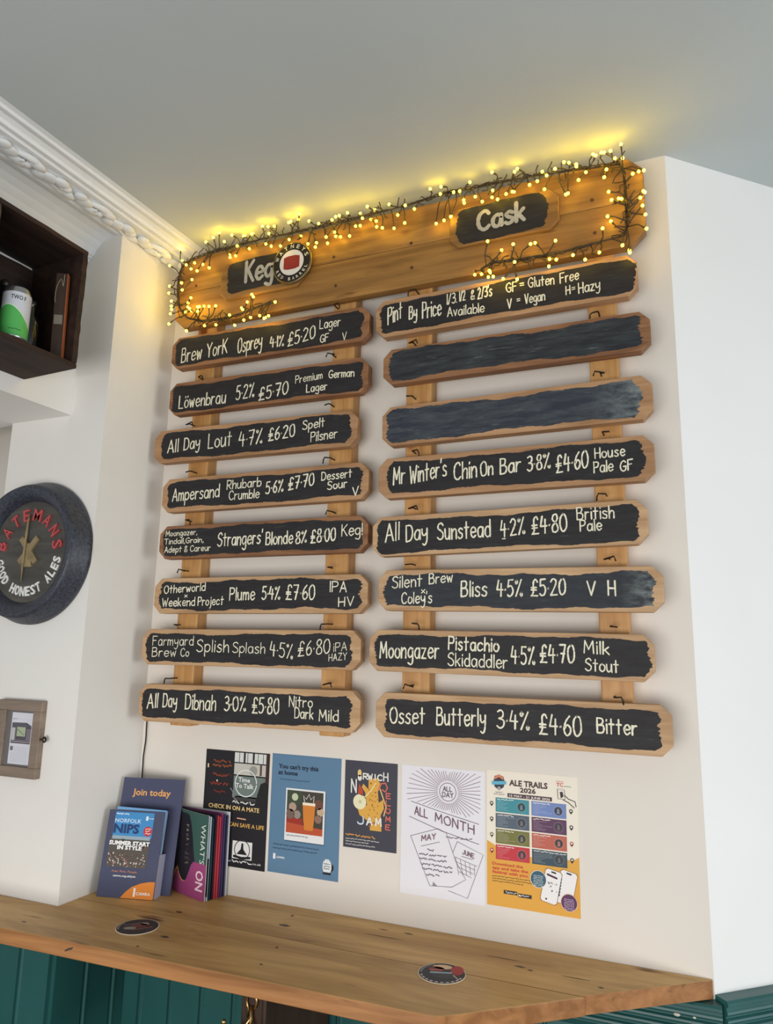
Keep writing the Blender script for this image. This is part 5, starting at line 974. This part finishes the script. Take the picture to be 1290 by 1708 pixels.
# beer can
cx_, cy_, cz_ = 0.160, -0.325, 2.349+tk+0.001
cn = left_thing('drink_can', 'green and white drink can standing in the dark crate', 'can', (cx_, cy_, cz_))
ALU = mat('can_aluminium', (176, 180, 182), 0.3, 0.9)
mb = MB(); mb.lathe([(0.001, 0.003), (0.024, 0.001), (0.0265, 0), (0.033, 0.009), (0.033, 0.010)], ALU, 'z', 40); mb.build('base', cn)
mb = MB(); mb.lathe([(0.033, 0.123), (0.0325, 0.127), (0.0275, 0.137), (0.0275, 0.1395), (0.0262, 0.1395), (0.0255, 0.136), (0.001, 0.136)], ALU, 'z', 40); mb.build('lid', cn)
mb = MB(); mb.lathe([(0.033, 0.010), (0.033, 0.123)], ink((204, 208, 216), 0.35), 'z', 40); mb.build('white_sleeve', cn)
def wrap(x, z, r): a = x/0.033; return (r*math.sin(a), -r*math.cos(a), z)
def can_band(lo, hi, c, r, a0, a1, n=40):
    vs = []; fs = []
    for i in range(n+1):
        x = a0+(a1-a0)*i/n; vs += [wrap(x, lo(x), r), wrap(x, hi(x), r)]
    for i in range(n): fs.append((2*i, 2*i+2, 2*i+3, 2*i+1))
    mb.add(vs, fs, ink(c, 0.35), True)
wv = lambda x: 0.058+0.030*math.cos((x+0.012)/0.033*1.25)
mb = MB(); can_band(lambda x: 0.0102, wv, (86, 178, 92), 0.0333, -0.10, 0.10); mb.build('green_wave', cn, rot=(0, 0, R(42)))
mb = MB(); can_band(lambda x: wv(x)-0.0012, lambda x: wv(x)+0.0014, (214, 240, 206), 0.0336, -0.06, 0.06)
vs, fs, gw, gh = glyphs('TWO F', 0.01)
for (tx, L_, z_, hh_, c) in ((-0.006, 0.034, 0.103, 0.011, (52, 54, 60)),):
    mb.add([wrap(tx+x/gw*L_, z_+z/gh*hh_, 0.0337) for x, z in vs], fs, ink(c))
squig(mb2 := MB(), -0.004, 0.026, 0.022, 0.005, ink((34, 96, 52)), 0, 0.0016)
mb.add([wrap(x, z, 0.0338) for x, y, z in mb2.v], mb2.f, ink((34, 96, 52)))
mb.build('label_lettering', cn, rot=(0, 0, R(42)))
# dark bottles behind the can
GLASSD = mat('dark_bottle_glass', (20, 24, 22), 0.12, 0, 0.6)
bt = left_thing('glass_bottle', 'small dark glass bottle beside the can in the crate', 'bottle', (0.138, -0.268, cz_))
mb = MB(); mb.lathe([(0.001, 0), (0.020, 0), (0.022, 0.003), (0.022, 0.075), (0.019, 0.088), (0.010, 0.104), (0.009, 0.128), (0.0105, 0.130), (0.0105, 0.136), (0.0005, 0.136)], GLASSD, 'z', 28); mb.build('bottle_body', bt)
mb = MB(); mb.lathe([(0.0113, 0.130), (0.0113, 0.140), (0.0005, 0.141)], mat('bottle_cap', (60, 62, 64), 0.35, 0.7), 'z', 24); mb.build('cap', bt)
bt = left_thing('glass_bottle', 'tall dark bottle behind the can in the crate, only its neck in view', 'bottle', (0.075, -0.305, cz_))
mb = MB(); mb.lathe([(0.001, 0), (0.024, 0), (0.027, 0.004), (0.027, 0.105), (0.021, 0.125), (0.012, 0.150), (0.011, 0.178), (0.0005, 0.178)], GLASSD, 'z', 28); mb.build('bottle_body', bt)
mb = MB(); mb.sphere((0, 0, 0.186), 0.0125, mat('bottle_stopper', (38, 34, 34), 0.3), 16, 10); mb.build('stopper', bt)
# upright wooden block leaning on the crate's end
sb = left_thing('wooden_block', 'upright dark wooden block with an orange front edge, right end of the crate', 'block', (0.172, -0.1855, 2.349+tk+0.0030), (R(0), R(-1.5), R(34)))
OR = noisy('orange_wood_edge', (150, 78, 40), (182, 100, 56), (20, 20, 4), 0.5)
mb = MB(); mb.box((-0.028, -0.0165, 0), (0, 0, 0.243), noisy('dark_block_wood', (46, 34, 28), (74, 54, 42), (24, 24, 4), 0.6)); mb.build('block', sb, bevel=0.0012)
mb = MB(); mb.box((0.0002, -0.0160, 0.0006), (0.0022, -0.0006, 0.242), OR); mb.build('front_edge', sb)
mb = MB(); mb.box((-0.025, -0.0172, 0.098), (-0.004, -0.0167, 0.124), ink((126, 118, 106))); mb.build('paper_label', sb)
mb = MB(); mb.tube(crom([(-0.012, 0.235), (-0.018, 0.205), (-0.03, 0.225), (-0.040, 0.20), (-0.044, 0.165), (-0.038, 0.158)], 5) and [(a, -0.0185, b) for a, b in crom([(-0.006, 0.238), (-0.008, 0.205), (-0.014, 0.225), (-0.024, 0.20), (-0.026, 0.165), (-0.023, 0.158)], 5)], 0.0010, mat('pale_string', (150, 136, 116), 0.8), 5); mb.build('string', sb)

# ================================================================ COAT HOOK UNDER THE WORKTOP
br = thing('worktop_bracket', 'dark brown wooden bracket under the middle of the worktop', 'bracket', (-0.345, -0.20, 0.70))
BROWN = noisy('dark_brown_bracket', (46, 30, 22), (66, 44, 32), (20, 20, 3), 0.5)
mb = MB(); mb.box((-0.030, -0.125, 0), (0.030, 0.170, 0.2555), BROWN); mb.build('upright_panel', br, bevel=0.003)
mb = MB(); mb.box((-0.022, -0.1275, 0.02), (0.022, -0.1255, 0.245), BROWN); mb.build('facing', br)
ck = thing('coat_hook', 'brass double coat hook on the dark bracket under the worktop', 'hook', (-0.345, -0.3285, 0.885))
mb = MB(); mb.tube([(-0.009+0.0*a, -0.003, 0) for a in (0,)] + [(0.012*math.cos(a), -0.004, 0.032+0.016*math.sin(a)) for a in [R(d) for d in range(230, -60, -20)]], 0.0024, BRASS, 8); mb.build('top_loop', ck)
for s_ in (-1, 1):
    mb = MB(); P = [(0.0, -0.004, 0.022), (s_*0.002, -0.006, 0.0), (s_*0.010, -0.018, -0.016), (s_*0.022, -0.032, -0.020), (s_*0.034, -0.040, -0.010), (s_*0.040, -0.043, 0.002)]
    mb.tube(P, [0.004, 0.004, 0.0036, 0.0034, 0.0032, 0.003], BRASS, 8); mb.sphere(P[-1], 0.0052, BRASS, 12, 8); mb.build('prong', ck)
